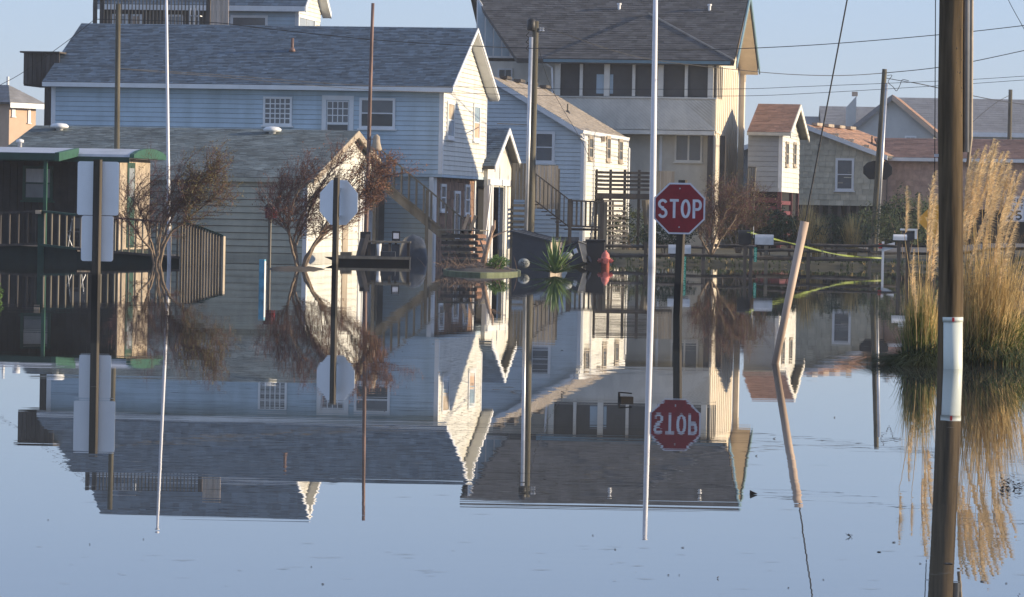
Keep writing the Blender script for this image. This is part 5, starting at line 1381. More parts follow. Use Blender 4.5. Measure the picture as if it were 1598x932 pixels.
for y_ in (.2, .8, 1.3):
    MB().hexa([(x0-.05, y_, zl+.052), (.05, y_, zr_+.042), (.05, y_+.05, zr_+.042), (x0-.05, y_+.05, zl+.052), (x0-.05, y_, zl+.07), (.05, y_, zr_+.06), (.05, y_+.05, zr_+.06), (x0-.05, y_+.05, zl+.07)]).build('lid_rib', 'grey_plastic', t)
# black bins
D = 106; P = at(930, 404, D); t = thing('planter_box', 'large square black container between the wheelie bin and the hydrant', 'container', (P.x, D, 0)); z1 = at(930, 374, D).z
bevel(MB().box(-.27, .24, 0, .5, -.3, z1-.06).build('body', 'rubber', t), .02); bevel(MB().box(-.29, .26, -.02, .52, z1-.06, z1).build('rim', 'rubber', t), .01)
D = 105; P = at(905, 402, D); t = thing('wheelie_bin', 'black wheelie bin tipped sideways with a glinting lid', 'bin', (P.x, D, .05), R(-20)); 
b_ = MB().hexa([(-.2, -.2, 0), (.2, -.2, 0), (.2, .2, 0), (-.2, .2, 0), (-.27, -.26, .55), (.27, -.26, .55), (.27, .28, .55), (-.27, .28, .55)]).build('body', 'tarp', t); bevel(b_, .02)
ld_ = MB().box(-.29, .29, -.28, .31, .555, .60).build('lid', 'grey_plastic', t); bevel(ld_, .015)
wl_ = MB().lathe([(.10, -.03), (.10, .03)], 0, 0, 14).build('wheel', 'rubber', t); wl_.matrix_local = Matrix.Translation((-.24, .2, .1)) @ Matrix.Rotation(R(90), 4, 'Y')
wl_ = MB().lathe([(.10, -.03), (.10, .03)], 0, 0, 14).build('wheel', 'rubber', t); wl_.matrix_local = Matrix.Translation((.24, .2, .1)) @ Matrix.Rotation(R(90), 4, 'Y')
MB().box(.05, .16, -.268, -.262, .28, .42).build('label_plate', 'sign_white', t)
t.rotation_euler = (R(-8), R(-24), R(-20))
t = thing('white_float', 'half-sunk pale round float behind the yucca', 'float', (at(885, 392, 99).x, 99, 0)); zc = at(885, 396, 99).z
MB().lathe([(.02, zc-.16), (.11, zc-.13), (.15, zc-.05), (.13, zc+.0), (.08, zc+.03), (.01, zc+.04)], 0, 0, 18).build('shell', 'stone', t, smooth=True)
# hydrant
c = wat(944.5, 418); D = c.y; zt_ = at(944, 391, D).z; s_ = zt_/.56
t = thing('fire_hydrant', 'faded red fire hydrant half drowned beside the black container', 'hydrant', (c.x, D, 0))
MB().lathe([(.11, -.3), (.11, zt_*.48), (.14, zt_*.50), (.14, zt_*.55), (.115, zt_*.56), (.11, zt_*.68), (.10, zt_*.78), (.065, zt_*.88), (.03, zt_*.94), (.03, zt_)], 0, 0, 20).build('barrel', 'hydrant', t, smooth=True)
for a, r_ in ((180, .05), (0, .05), (-90, .065)):
    cp = MB().lathe([(r_, 0), (r_, .07), (r_*1.25, .07), (r_*1.25, .10), (.02, .10), (.02, .13)], 0, 0, 10).build('outlet_cap', 'hydrant', t, smooth=False)
    cp.matrix_local = Matrix.Rotation(R(a), 4, 'Z') @ Matrix.Translation((.09, 0, zt_*.40)) @ Matrix.Rotation(R(90), 4, 'Y')
# ================================================================== MAILBOXES
def mailbox(label, px0, px1, py0, py1, D, postpx, mt='galv', post='dark_wood', zb=-.3, num=None, group=None, arm=True, rz=0):
    a = at(px0, (py0+py1)/2, D); b_ = at(px1, (py0+py1)/2, D); z1 = at((px0+px1)/2, py0, D).z; z0 = at((px0+px1)/2, py1, D).z
    pp_ = at(postpx, py1, D); t = thing('mailbox', label, 'mailbox', (pp_.x, D, 0), rz, group)
    x0, x1 = a.x-pp_.x, b_.x-pp_.x; r = min(.085, (z1-z0)*.5)
    pr = [(-.085, z0), (.085, z0)]+[(.085*math.cos(R(q)), z1-r+r*math.sin(R(q))) for q in range(0, 181, 20)]
    MB().prism([(x0, y, z) for y, z in pr], (x1-x0, 0, 0)).build('box', mt, t)
    MB().prism([(x1+.002, y*1.04, z) for y, z in pr], (.014, 0, 0)).build('door', mt, t)
    MB().box(x0+.03, x1-.03, -.07, .07, z0-.03, z0-.002).build('shelf', post, t)
    MB().box(-.045, .045, -.045, .045, zb, z0-.032).build('post', post, t)
    return t, z0, z1, x0, x1
t, z0, z1, x0, x1 = mailbox('silver mailbox hidden partly by the STOP sign post', 1043, 1077, 382, 396, 94, 1061)
zz0 = at(1067, 434, 94).z; zz1 = at(1067, 400, 94).z; x_ = at(1068, 410, 94).x-t.location.x
MB().box(x_-.04, x_+.04, -.06, -.052, zz0, zz1).build('number_plate', 'green_num', t)
for k, ch in enumerate('5225'): text(t, ch, x_-.03, zz1-.11-k*(zz1-zz0)/4.2, .09, .06, .012, -.061, 'num')
t, z0, z1, x0, x1 = mailbox('silver mailbox on a dark post with caution tape tied to it', 1178, 1206, 366, 382, 102, 1172)
zz0 = at(1178, 409, 102).z; zz1 = at(1178, 386, 102).z; x_ = at(1178.5, 400, 102).x-t.location.x
MB().box(x_-.04, x_+.04, -.06, -.052, zz0, zz1).build('number_plate', 'green_num', t)
for k, ch in enumerate('4822'): text(t, ch, x_-.03, zz1-.10-k*(zz1-zz0)/4.1, .08, .06, .012, -.061, 'num')
MB().tube([(.06, 0, z1-.1), (.06, 0, z1+.2)], .008, 5).build('flag_rod', 'galv', t)
mailbox('black mailbox beside the silver one, left of the same dark post', 1152, 1171, 359, 381, 103, 1163, mt='rubber')
mailbox('white mailbox on a dark post left of the bracketed one by the reeds', 1394, 1414, 366, 375, 97, 1403, mt='white', rz=0)
t, z0, z1, x0, x1 = mailbox('dark mailbox with a white newspaper bracket above, beside the reeds', 1408, 1425, 361, 374, 99, 1417, mt='grey_plastic')
q0 = at(1405, 357, 98.9).x-t.location.x; q1 = at(1432, 357, 98.9).x-t.location.x; zq = at(1420, 357, 98.9).z
MB().box(q0, q1, -.12, -.03, zq-.05, zq).build('bracket_arm', 'white', t); MB().box(q1-.07, q1, -.12, -.03, zq-.26, zq-.0505).build('bracket_drop', 'white', t)
# ================================================================== FENCE
random.seed(21)
D = 112.5; P = at(940, 400, D); t = thing('rail_fence', 'low dark split-rail fence along the water behind the STOP sign and mailboxes', 'fence', (P.x, D, 0)); L0 = V(t.location)
def railbar(pts, r, mt='dark_wood'): MB().tube([V(p) for p in pts], r, 6).build('rail', mt, t)
for (xa, xb, ya, yb, r) in ((938, 1008, 384, 385, .05), (1008, 1098, 385, 386, .05), (930, 1008, 399, 399, .055), (1008, 1098, 398, 398, .05), (1098, 1180, 383, 385, .045), (1098, 1180, 398, 400, .05),
                            (1180, 1262, 381, 382, .045), (1262, 1358, 382, 384, .045), (1180, 1262, 391, 392, .05), (1262, 1358, 392, 392, .05), (1180, 1262, 402, 404, .06), (1262, 1358, 404, 405, .06), (1358, 1400, 384, 385, .045), (1358, 1400, 394, 395, .045)):
    a_ = at(xa, ya, D+random.uniform(-.1, .1))-L0; b_ = at(xb, yb, D+random.uniform(-.1, .1))-L0; mid = (a_+b_)/2+V((0, 0, random.uniform(-.03, .03))); railbar((a_, mid, b_), [r, r*1.1, r*.9])
for px, py in ((938, 380), (1008, 378), (1098, 376), (1196, 372), (1262, 374), (1358, 374)):
    a_ = at(px, py, D)-L0; MB().box(a_.x-.05, a_.x+.05, -.06, .06, -.4, a_.z).build('post', 'grey_wood' if px in (1196, 1358) else 'dark_wood', t)
a_ = at(1378, 377, D)-L0; MB().box(a_.x-.035, a_.x+.035, -.06, .03, -.4, a_.z).build('post', 'white', t)
a_ = at(1379, 387, D)-L0; b_ = at(1396, 382, D)-L0
MB().prism([a_+V((0, -.08, .09)), b_+V((0, -.08, .07)), b_+V((0, -.08, -.09)), a_+V((0, -.08, -.1))], (0, .03, 0)).build('end_board', 'white', t)
MB().box(a_.x-.16, a_.x-.05, -.1, -.07, a_.z-.02, a_.z+.12).build('reflector', 'red_tag', t)
# caution tape
T = spline([at(1171, 363, 102), at(1196, 370, 104), at(1240, 381, 107), at(1300, 396, 110), at(1340, 401, 111.5), at(1376, 403, 112.3)], 8)
mb = MB()
for i in range(len(T)-1):
    w0 = .016*abs(math.cos(i*.33))+.008; w1 = .016*abs(math.cos((i+1)*.33))+.012
    y0 = .03*math.sin(i*.33); y1 = .03*math.sin((i+1)*.33)
    a_, b_ = T[i], T[i+1]; mb.poly([a_+V((0, y0, w0)), b_+V((0, y1, w1)), b_-V((0, y1, w1)), a_-V((0, y0, w0))])
mb.build('caution_tape', 'tape'); tag(bpy.data.objects['caution_tape'], 'yellow-green caution tape strung from the mailbox to the fence', 'tape')
mb = MB(); e_ = at(1171, 363, 102)
for k in range(5): mb.tube([e_, e_+V((random.uniform(-.12, .1), -.03, random.uniform(-.06, .08)))], .01, 4)
kn = mb.build('tape_knot', 'tape', bpy.data.objects['caution_tape'])
# ================================================================== BARE SHRUBS
def twiggy(mb, p, d, ln, r, lev, bias, leaf=None, leafp=0, spread=.66):
    """one crooked shoot with side shoots"""
    n = 4; pts = [V(p)]; d = V(d).normalized()
    for i in range(n):
        d = (d+V((random.gauss(0, .16), random.gauss(0, .16), random.gauss(0, .14)))+V(bias)*.10).normalized()
        pts.append(pts[-1]+d*ln/n)
    rr = [r*.85*(1-.75*i/n) for i in range(n+1)]
    mb[min(1, 0 if r > .008 else 1)].tube(pts, rr, 5 if r > .012 else 3, cap=False)
    if lev > 0:
        for i in range(1, n+1):
            for k in range(2):
                dd = (d+V((random.gauss(0, spread), random.gauss(0, spread), random.gauss(0, spread*.8)))+V(bias)*.25).normalized()
                twiggy(mb, pts[i], dd, ln*random.uniform(.45, .75), max(.0038, r*.5), lev-1, bias, leaf, leafp, spread)
    elif leaf is not None and random.random() < leafp(pts[-1]):
        for k in range(3):
            c = pts[random.randint(1, n)]; a = V((random.gauss(0, 1), random.gauss(0, 1), random.gauss(0, 1))).normalized()*.036; b_ = a.orthogonal()*.35
            leaf.poly([c, c+a*.5-b_, c+a, c+a*.5+b_])
def bare_shrub(label, limbs, D, bias, seed, leafp, leafm, twm='twig', ln=.62, lev=2, r0=.032, name='bare_shrub', every=2):
    random.seed(seed); b0 = at(limbs[0][0][0], limbs[0][0][1], D)
    t = thing(name, label, 'shrub', (b0.x, D, 0)); L0 = V((b0.x, D, 0)); trunk = MB(); tw = MB(); lf = MB()
    for li in limbs:
        yo = random.uniform(-.5, .5)
        P = [at(a, c, D)-L0+V((0, yo*i/len(li), 0)) for i, (a, c) in enumerate(li)]
        P[0].z = -.15 if li[0][1] > 400 else P[0].z
        S_ = spline(P, 5); m_ = len(S_); trunk_r = [r0*(1-.8*i/m_)+.006 for i in range(m_)]
        for i in range(1, m_-1): S_[i] += V((random.gauss(0, .012), random.gauss(0, .012), 0))
        trunk.tube(S_, trunk_r, 7)
        for i in range(int(m_*.35), m_, every):
            d = (S_[min(i+1, m_-1)]-S_[i-1]).normalized()
            for k in range(2):
                dd = (d+V((random.gauss(0, .6), random.gauss(0, .6), random.gauss(0, .45)))+V(bias)*.3).normalized()
                twiggy([trunk, tw], S_[i], dd, ln*random.uniform(.7, 1.25), .014, lev, bias, lf, leafp)
    trunk.build('limbs', 'bark', t, smooth=True); tw.build('twigs', twm, t, stuff=True)
    if lf.v: lf.build('leaves', leafm, t, stuff=True)
    return t
bx = at(330, 300, 96).x-at(244, 300, 96).x
bare_shrub('leafless windswept shrub with reddish twigs leaning right beside the trailer deck',
           [[(244, 412), (247, 385), (252, 350), (262, 318), (270, 290)], [(243, 412), (236, 380), (226, 350), (215, 325), (207, 312)],
            [(246, 412), (256, 372), (272, 335), (292, 305), (308, 280)], [(248, 412), (262, 370), (290, 345), (318, 322), (338, 306)],
            [(242, 412), (236, 392), (222, 372), (210, 355), (202, 345)], [(246, 405), (252, 360), (280, 318), (305, 290), (328, 275)]],
           96, (.45, 0, .55), 3, lambda p: .6 if p.x > bx*.5 else .08, 'leaf_olive')
bare_shrub('leafless shrub with brown twigs spreading behind the octagonal sign back',
           [[(466, 419), (458, 395), (452, 370), (452, 345), (458, 318), (470, 290)], [(466, 419), (462, 385), (468, 365), (480, 335), (492, 300)],
            [(468, 419), (480, 395), (500, 375), (512, 360), (545, 340), (580, 325)], [(470, 418), (486, 388), (505, 355), (530, 310), (560, 280)],
            [(466, 416), (455, 372), (440, 345), (432, 325), (428, 310)], [(472, 415), (498, 372), (540, 330), (575, 290), (600, 275)], [(468, 419), (458, 390), (470, 340), (500, 290), (520, 262)]],
           94, (.45, 0, .6), 8, lambda p: .8 if p.x > 1.2 and p.z > 1.7 else .15, 'leaf_rust')
bare_shrub('low leafless reddish shrub right of the STOP sign above the fence',
           [[(1108, 398), (1104, 370), (1098, 345)], [(1109, 398), (1118, 365), (1130, 335), (1140, 318)], [(1110, 398), (1126, 372), (1145, 345), (1150, 330)],
            [(1108, 398), (1096, 378), (1088, 362)], [(1110, 398), (1112, 350), (1118, 320)]],
           110, (.1, 0, .5), 5, lambda p: .25, 'leaf_olive', ln=.6, r0=.03)
bare_shrub('thin brown bush at the foot of the beige house, left of the red lattice',
           [[(1150, 395), (1148, 350), (1142, 320)], [(1152, 395), (1160, 350), (1168, 310)], [(1154, 395), (1172, 360), (1180, 330)], [(1150, 395), (1135, 360), (1130, 335)]],
           118, (0, 0, .5), 6, lambda p: .4, 'leaf_olive', ln=.6, r0=.03)
# mud mound of the second shrub
mb = MB(); c = wat(462, 420)
for j in range(17):
    for i in range(17):
        u = i/8-1; v = j/8-1; e = max(0, 1-u*u-v*v); mb.v.append((c.x+u*.75, c.y+v*2.5, -.05+.11*e**.5+.03*mnoise.noise(V((u*4, v*4, 1)))))
for j in range(16):
    for i in range(16): a = j*17+i; mb.f.append((a, a+1, a+18, a+17))
struct(mb.build('mud_bank', 'mud', smooth=True))
# ================================================================== HEDGES AND WEEDS
for i, (lb, px, py, D, rx, rz, n, mt) in enumerate((
        ('dark green hedge shrub left of the leaning guy wire guard', 1195, 352, 121, .85, .62, 2600, 'leaf_dark'),
        ('dense dark hedge shrub just behind the caution tape', 1240, 362, 120, .8, .5, 2200, 'leaf_dark'),
        ('dark hedge shrub below the window of the shake house', 1300, 362, 122, 1.1, .55, 3000, 'leaf_dark'),
        ('dark hedge shrub directly behind the foot of the backboard pole', 1358, 355, 142, 1.1, .75, 2600, 'leaf_dark'),
        ('tall dark hedge shrub between the backboard pole and the yellow sign', 1412, 345, 130, 1.15, .95, 3800, 'leaf_dark'),
        ('dark shrub behind the wooden utility pole and yellow sign', 1462, 355, 132, 1.1, .8, 2600, 'leaf_dark'),
        ('dark green bush under the raised deck beside the white pole', 1040, 368, 122, .8, .5, 2200, 'leaf_dark'),
        ('dark green bush beneath the raised deck stairs', 985, 355, 141, .9, .75, 2400, 'leaf_dark'),
        ('leafy bush with yellow-green tips at the corner of the beige house', 1165, 358, 123, .75, .6, 2200, 'leaf_olive'))):
    shrub(lb, px, py, D, rx, rz, n, .05, mt, 30+i, 'hedge shrubs along the far bank', name='hedge_shrub')
shrub('leafy green sprig poking in at the left edge of the picture', -9, 458, 60, .13, .16, 500, .022, 'leaf_green', 60)
def tuft(mb, c, n, h, spread, w=.012, lean=(0, 0, 0), segs=3, droop=.5):
    for i in range(n):
        a = random.uniform(0, 2*math.pi); r = random.random()*spread*.3; p = V(c)+V((math.cos(a)*r, math.sin(a)*r, -.02))
        hh = h*random.uniform(.5, 1.1); out = V((math.cos(a), math.sin(a), 0))*random.uniform(.1, 1)*spread+V(lean)
        s_ = V((-math.sin(a+random.uniform(-1, 1)), math.cos(a), 0)).normalized()
        k = len(mb.v); P = [p+out*(t**1.6)+V((0, 0, hh*(t-droop*t**3))) for t in [j/segs for j in range(segs+1)]]
        for j, q in enumerate(P):
            ww = w*(1-j/segs)*.5+.0006; mb.v += [tuple(q-s_*ww), tuple(q+s_*ww)]
        for j in range(segs): mb.f.append((k+2*j, k+2*j+1, k+2*j+3, k+2*j+2))
random.seed(77)
mb = MB(); md = MB()
for i in range(900):
    x = random.uniform(2.7, 16); y = 113.2+random.uniform(-.9, 4)
    z = ground_z(x, y)
    if z > -.03: tuft(mb if random.random() < .92 else md, (x, y, z), 6, random.uniform(.12, .35), .15, .02)
for i in range(1300):
    y = random.uniform(76, 110); x = 10+(y-80)*.078+random.uniform(-.3, 4); z = ground_z(x, y)
    if z > -.03: tuft(mb if random.random() < .75 else md, (x, y, z), 6, random.uniform(.1, .3), .12, .015)
o_ = mb.build('bank_grass', 'leaf_dark'); tag(o_, 'green grass fringe growing along the far flooded bank', 'grass'); o_['kind'] = 'stuff'
o_ = md.build('bank_straw', 'dry_blade'); tag(o_, 'dry straw-coloured grass mixed along the far flooded bank', 'grass'); o_['kind'] = 'stuff'
struct(grid([13.5+i for i in range(30)], [140, 150, 162], lambda x, y: ground_z(x, y)+.1+.004).build('road', 'asphalt'))
# ================================================================== PAMPAS GRASS
def plume_mesh(seed, L_=.62):
    random.seed(seed); mb = MB(); ax = [V((.05*t*t+.02*math.sin(t*3+seed), .015*math.sin(t*4+seed), L_*t)) for t in [i/20 for i in range(21)]]
    mb.tube(ax, [.004*(1-i/22) for i in range(21)], 3)
    for i in range(380):
        t = random.random(); k = int(t*19.9); p = ax[k].lerp(ax[k+1], t*19.9-k if k < 19 else 0)
        env = (math.sin(math.pi*min(1, t*.9+.08))**.7)
        ln = (.035+.06*random.random())*env+.01; a = random.gauss(0, .9)
        d = V((math.cos(a), math.sin(a)*.8, random.uniform(.5, 1.4))).normalized()
        q1 = p+d*ln*.6; q2 = q1+V((d.x*.8+.35, d.y, d.z*.1-.25))*ln*.55
        s_ = d.cross(V((random.gauss(0, 1), random.gauss(0, 1), random.gauss(0, 1)))).normalized()*.0019
        n = len(mb.v); mb.v += [tuple(x) for x in (p-s_, p+s_, q1-s_*.9, q1+s_*.9, q2)]
        mb.f += [(n, n+1, n+3, n+2), (n+2, n+3, n+4)]
    return mb.mesh('plume', 'plume')
PM = [plume_mesh(s_) for s_ in (1, 2, 3, 4, 5)]
def pampas(label, base_px, plumes, seed, blades, dark, rx=.35):
    random.seed(seed); c = wat(*base_px); t = thing('pampas_grass', label, 'pampas grass', (c.x, c.y, 0)); L0 = V(t.location)
    for i, (px, py, bpx, pl, lean) in enumerate(plumes):
        dy = random.uniform(-.35, .45); D = c.y+dy
        tip = at(px, py, D)-L0; b_ = at(bpx, 560, D)-L0; b_ = V((b_.x, dy*.4, 0)); ln = pl/150.0
        dirp = V((lean, 0, 1)).normalized(); j = tip-dirp*ln
        S_ = bez(b_, b_.lerp(j, .5)+V(((j.x-b_.x)*-.1, 0, .1)), j, 8)
        MB().tube(S_, [.0065-.0005*k for k in range(9)], 5).build('stem', 'reed', t)
        st = t.children[-1] if False else None
        o_ = inst(PM[i % 5], 'plume', t, j, (ln/.62*random.choice((1, 1, 1.1)), ln/.62, ln/.62)); o_.rotation_euler = (0, math.atan(lean), random.uniform(-.5, .5))
    for name, mt, n, h, sp, w, ln_, dr in blades:
        mb = MB()
        for k in range(n):
            a = random.uniform(0, 2*math.pi); r = rx*math.sqrt(random.random())
            tuft(mb, (math.cos(a)*r, math.sin(a)*r, .0), 1, h*random.uniform(.5, 1.15), sp, w, ln_, 5, dr)
        mb.build(name, mt, t, stuff=True)
    MB().lathe([(rx*1.3, -.15), (rx*1.1, .03), (rx*.5, .09), (.02, .1)], 0, 0, 18).build('root_mound', 'mud', t, smooth=True)
    return t
pampas('smaller pampas clump left of the utility pole with slim upright plumes', (1434, 569),
       [(1410, 288, 1432, 78, -.03), (1431, 300, 1438, 60, -.02), (1452, 262, 1441, 135, .02), (1462, 322, 1447, 120, .04), (1418, 388, 1436, 75, -.12), (1447, 350, 1442, 90, .0), (1424, 430, 1434, 60, -.1), (1456, 300, 1450, 90, .02)], 5,
       [('blades', 'blade', 700, .95, .18, .008, (0, 0, 0), .25), ('dry_blades', 'dry_blade', 500, 1.15, .12, .008, (.02, 0, 0), .15), ('drooping_blades', 'leaf_dark', 1500, .36, .70, .011, (-.28, 0, 0), .95), ('mound_blades', 'leaf_dark', 900, .55, .34, .012, (.1, 0, 0), .7), ('stalks', 'root', 120, .45, .06, .014, (0, 0, 0), .1)], 0, .16)
pl = []
random.seed(15)
for (x, y) in ((1508, 262), (1513, 240), (1519, 228), (1531, 222), (1540, 211), (1546, 222), (1553, 216), (1558, 232), (1566, 230), (1563, 250), (1575, 246), (1580, 262), (1588, 262), (1590, 292), (1536, 262), (1520, 285), (1570, 300), (1548, 310), (1582, 340), (1528, 330), (1556, 350), (1533, 236), (1561, 256), (1512, 300), (1545, 285), (1576, 275), (1522, 250)):
    pl.append((x, y, 1512+(x-1508)*.62, random.uniform(85, 125), .10+(x-1508)*.0012))
pampas('large golden pampas clump right of the utility pole with many feathery plumes', (1536, 567), pl, 9,
       [('blades', 'blade', 1900, .95, .36, .008, (.22, 0, 0), .35), ('dry_blades', 'dry_blade', 2300, 1.55, .30, .007, (.06, 0, 0), .2), ('drooping_blades', 'leaf_dark', 2600, .6, .5, .011, (-.05, 0, 0), .8), ('bent_blades', 'dry_blade', 350, .8, .55, .007, (.1, 0, 0), .8), ('stalks', 'root', 300, .6, .16, .014, (0, 0, 0), .1)], 0, .30)
pampas('low green grass clump at the right edge beside the golden pampas', (1594, 566), [(1602, 420, 1590, 70, .1), (1606, 390, 1594, 80, .12)], 13,
       [('blades', 'leaf_green', 1500, .85, .28, .008, (0, 0, 0), .45), ('dry_blades', 'dry_blade', 500, .8, .35, .007, (.1, 0, 0), .6)], 0, .28)
for px, D in ((1258, 119), (1275, 120.5), (1330, 121)):
    random.seed(px); c = at(px, 370, D); mb = MB()
    tuft(mb, (0, 0, .15), 300, {1258: 2.05, 1275: 1.55, 1330: 1.6}[px], .42, .03, (0, 0, 0), 4, .1)
    o_ = mb.build('straw_clump', 'dry_blade'); o_.location = (c.x, D, 0); o_['kind'] = 'stuff'
    tag(o_, {1258: 'pale dry grass clump rising behind the top of the guy wire guard', 1275: 'low pale dry grass just right of the guy wire guard', 1330: 'pale dry grass clump below the shake house window'}[px], 'grass', 'dry grass clumps behind the fence')
# floating weed at the right edge
random.seed(31); mb = MB()
for i in range(260):
    p = wat(random.uniform(1562, 1640), random.gauss(760, 9)); p.z = .004
    a = random.uniform(0, 6.28); d = V((math.cos(a), math.sin(a), random.uniform(0, .5)))*random.uniform(.01, .04); s_ = V((-d.y, d.x, 0))*.25
    mb.poly([p, p+d*.5-s_, p+d, p+d*.5+s_])
o_ = mb.build('floating_weed', 'debris'); tag(o_, 'mat of dark floating weed on the water at the right edge', 'weed'); o_['kind'] = 'stuff'
# scum lines drifting on the surface, the far ones standing in for glints
random.seed(53); mb = MB()
for i in range(150):
    px, py = random.uniform(20, 1590), random.choice((random.gauss(500, 30), random.uniform(600, 925), random.gauss(745, 25), random.gauss(880, 20)))
    p = wat(px, py); p.z = .002; Ls = random.uniform(6, 45)*p.y/6000; w_ = random.uniform(.003, .012)*p.y/30
    q = p+V((Ls, random.uniform(-.4, .4)*Ls, 0)); mid = (p+q)/2+V((0, random.uniform(-.3, .3)*Ls, 0))
    mb.poly([p, mid-V((0, w_, 0)), q, mid+V((0, w_, 0))])
o_ = mb.build('scum', 'scum'); tag(o_, 'thin broken scum lines and painted glints scattered over the calm flood water', 'scum'); o_['kind'] = 'stuff'
# small floating things
random.seed(41)
D_ = [(1208, 685, 5), (755, 743, 4), (850, 748, 5), (504, 912, 6), (1043, 898, 4), (925, 836, 4), (1060, 898, 3), (877, 547, 6), (814, 549, 3), (1180, 712, 4), (676, 537, 4), (636, 537, 3), (628, 549, 4), (685, 581, 5), (1325, 835, 6), (1372, 862, 9), (1285, 905, 4), (1230, 918, 4), (1302, 652, 3), (1395, 847, 7), (1563, 772, 5), (1480, 880, 14), (1532, 908, 9), (1570, 911, 5), (1283, 688, 4), (224, 842, 4), (140, 850, 3), (1120, 903, 3), (486, 885, 3), (960, 858, 4), (1065, 855, 6), (75, 812, 3), (600, 642, 4), (1436, 880, 5)]
for i, (px, py, w_) in enumerate(D_):
    p = wat(px, py); s_ = w_*.55*p.y/6000; mb = MB(); n = 9
    ring = [V((math.cos(2*math.pi*k/n)*s_*random.uniform(.5, 1), math.sin(2*math.pi*k/n)*s_*2.2*random.uniform(.5, 1), .002)) for k in range(n)]
    top = [q*.5+V((0, 0, .001+.003*random.random())) for q in ring]
    mb.v += [tuple(q) for q in ring+top]; mb.f.append(tuple(range(n, 2*n)))
    for k in range(n): j = (k+1) % n; mb.f.append((k, j, n+j, n+k))
    if i % 9 == 0: mb.tube([V((-s_*.6, 0, .003)), V((0, 0, .005)), V((s_*.9, s_, .008))], .002, 4)
    o_ = mb.build('floating_leaf', 'debris'); o_.location = (p.x, p.y, 0); tag(o_, {(1372, 862): 'long dark leaf left of the near utility pole reflection', (1395, 847): 'dark leaf just above the long one left of the near pole reflection',
         (1480, 880): 'longest dark leaf strip lying across the near utility pole reflection', (1532, 908): 'dark leaf in the lower right corner just right of the near pole reflection',
         (504, 912): 'dark leaf nearest the bottom edge in the left half of the water', (877, 547): 'dark leaf on the light blue house reflection right of its pole',
         (685, 581): 'dark leaf on the reflected white gable of the long blue house', (1208, 685): 'dark leaf left of the reflected leaning guy wire guard'}.get((px, py), 'small dark leaf drifting on the open water'), 'leaf', 'leaves drifting on the open water')
p = wat(1176, 772); o_ = MB().prism([(-.02, 0, 0), (.022, 0, .004), (-.018, 0, .022)], (0, .05, 0)).build('driftwood_chip', 'debris'); o_.location = p; tag(o_, 'pointed dark wedge of driftwood below the beige house reflection', 'driftwood')
p = wat(1327, 838); mb = MB()
for k in range(5): mb.tube([(0, 0, 0), (random.uniform(-.01, .01), 0, .008), (random.uniform(-.025, .012), 0, random.uniform(.0, .02))], .0014, 4)
o_ = mb.build('floating_twig', 'debris'); o_.location = p; tag(o_, 'tiny forked twig sticking up from the water right of the guy wire reflection', 'twig')
p = wat(977, 625); t = thing('floating_box', 'small black open box floating in the middle of the water', 'box', (p.x, p.y, 0), R(8))
MB().box(-.05, .055, -.04, .05, -.02, .032).build('body', 'debris', t)
MB().hexa([(-.055, .04, .06), (.055, .04, .052), (.055, .05, .052), (-.055, .05, .06), (-.06, .03, .069), (.055, .03, .062), (.055, .045, .062), (-.06, .045, .069)]).build('flap', 'debris', t)
MB().box(-.062, -.05, .0, .05, -.01, .065).build('side_flap', 'debris', t); 
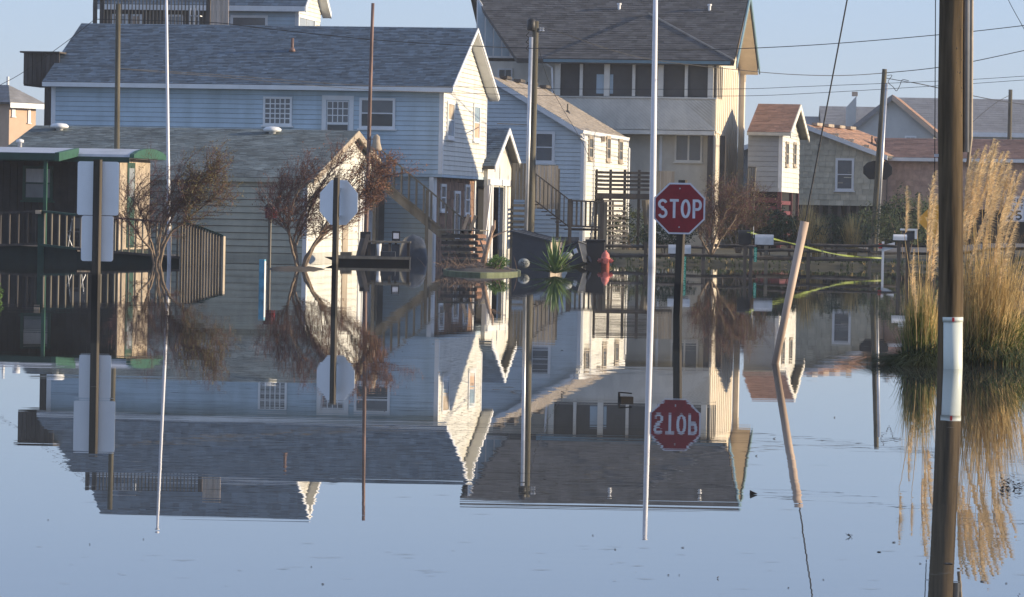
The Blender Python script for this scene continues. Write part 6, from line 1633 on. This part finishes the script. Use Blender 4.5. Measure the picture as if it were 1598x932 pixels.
# ================================================================== WIRES
def wire(label, pts, r=.012, n=8):
    P = spline([at(*q) for q in pts], n); o_ = MB().tube(P, r, 4).build('overhead_wire', 'wire'); return tag(o_, label, 'wire')
wire('upper black wire sagging across the whole picture from top left to the near pole', [(150, 30, 112), (325, 35, 112), (400, 43, 112), (580, 62, 112), (740, 72, 112), (830, 75.5, 112), (1023, 78, 110), (1140, 76.5, 110), (1290, 69, 108), (1480, 53, 106), (1598, 40, 105), (1700, 28, 104)], .015)
wire('wire running from the wooden pole top past the backboard pole to the right', [(838, 46, 118), (865, 48, 118), (950, 77, 119), (1023, 94, 122), (1140, 108, 126), (1230, 116, 130), (1310, 118, 134), (1380, 114, 138), (1480, 103, 134), (1598, 79, 130), (1680, 60, 128)], .014)
wire('thin wire crossing the blue roof and running right, upper of a close pair', [(187, 107, 107), (330, 116, 110), (560, 133, 114), (740, 136, 118), (900, 139, 118), (1140, 139, 118), (1260, 135, 118), (1480, 126, 118), (1598, 119, 118), (1700, 112, 118)], .010)
wire('thin wire crossing the blue roof and running right, lower of a close pair', [(187, 108, 107.1), (330, 119, 110), (560, 139, 114), (740, 146, 118), (900, 150, 118), (1140, 150, 118), (1260, 146, 118), (1480, 133, 118), (1598, 125, 118), (1700, 118, 118)], .010)
wire('wire from the left edge up to the rooftop deck', [(-20, 145, 118), (0, 133, 118), (36, 113, 118), (100, 68, 118), (152, 27, 118)], .012)
wire('service wire from the backboard pole dipping behind the near pole to the right', [(1383, 122, 138), (1410, 127, 138), (1440, 132, 138), (1520, 150, 150), (1577, 160, 170), (1640, 168, 180)], .016)
wire('thin wire curving down from the wooden pole to the light blue house wall', [(838, 60, 118), (850, 110, 121), (868, 152, 125), (905, 215, 131), (922, 252, 135)], .008)
wire('short wire slanting at the top right corner', [(1570, -10, 60), (1576, 5, 60), (1598, 45, 60), (1612, 70, 60)], .006)
wire('loose coiled wire hanging beside the top of the backboard pole', [(1384, 118, 137.8), (1392, 118, 137.8), (1386, 128, 137.8), (1394, 136, 137.8), (1399, 142, 137.8), (1404, 134, 137.8), (1408, 125, 137.8), (1418, 126, 137.8)], .012)
wire('thin far wire slanting from the edge pole down behind the near pole', [(1577, 148, 170), (1555, 160, 168), (1530, 180, 165), (1511, 197, 163)], .012)
wire('dark service cable from the annex to the wooden pole', [(776, 193, 126.5), (800, 194, 124), (822, 195, 118.3)], .018)
# ================================================================== HAZE
HAZE = 0.00036
if HAZE:
    Mh = bpy.data.materials.new('haze'); Mh.use_nodes = True
    nt = Mh.node_tree; nt.nodes.remove(nt.nodes['Principled BSDF']); pv = nt.nodes.new('ShaderNodeVolumePrincipled')
    pv.inputs['Color'].default_value = (.86, .91, 1, 1); pv.inputs['Density'].default_value = HAZE; pv.inputs['Anisotropy'].default_value = .2
    nt.links.new(pv.outputs[0], nt.nodes['Material Output'].inputs['Volume'])
    hz = MB().box(-950, 950, -70, 5050, -2, 16).build('haze', Mh); hz['kind'] = 'stuff'
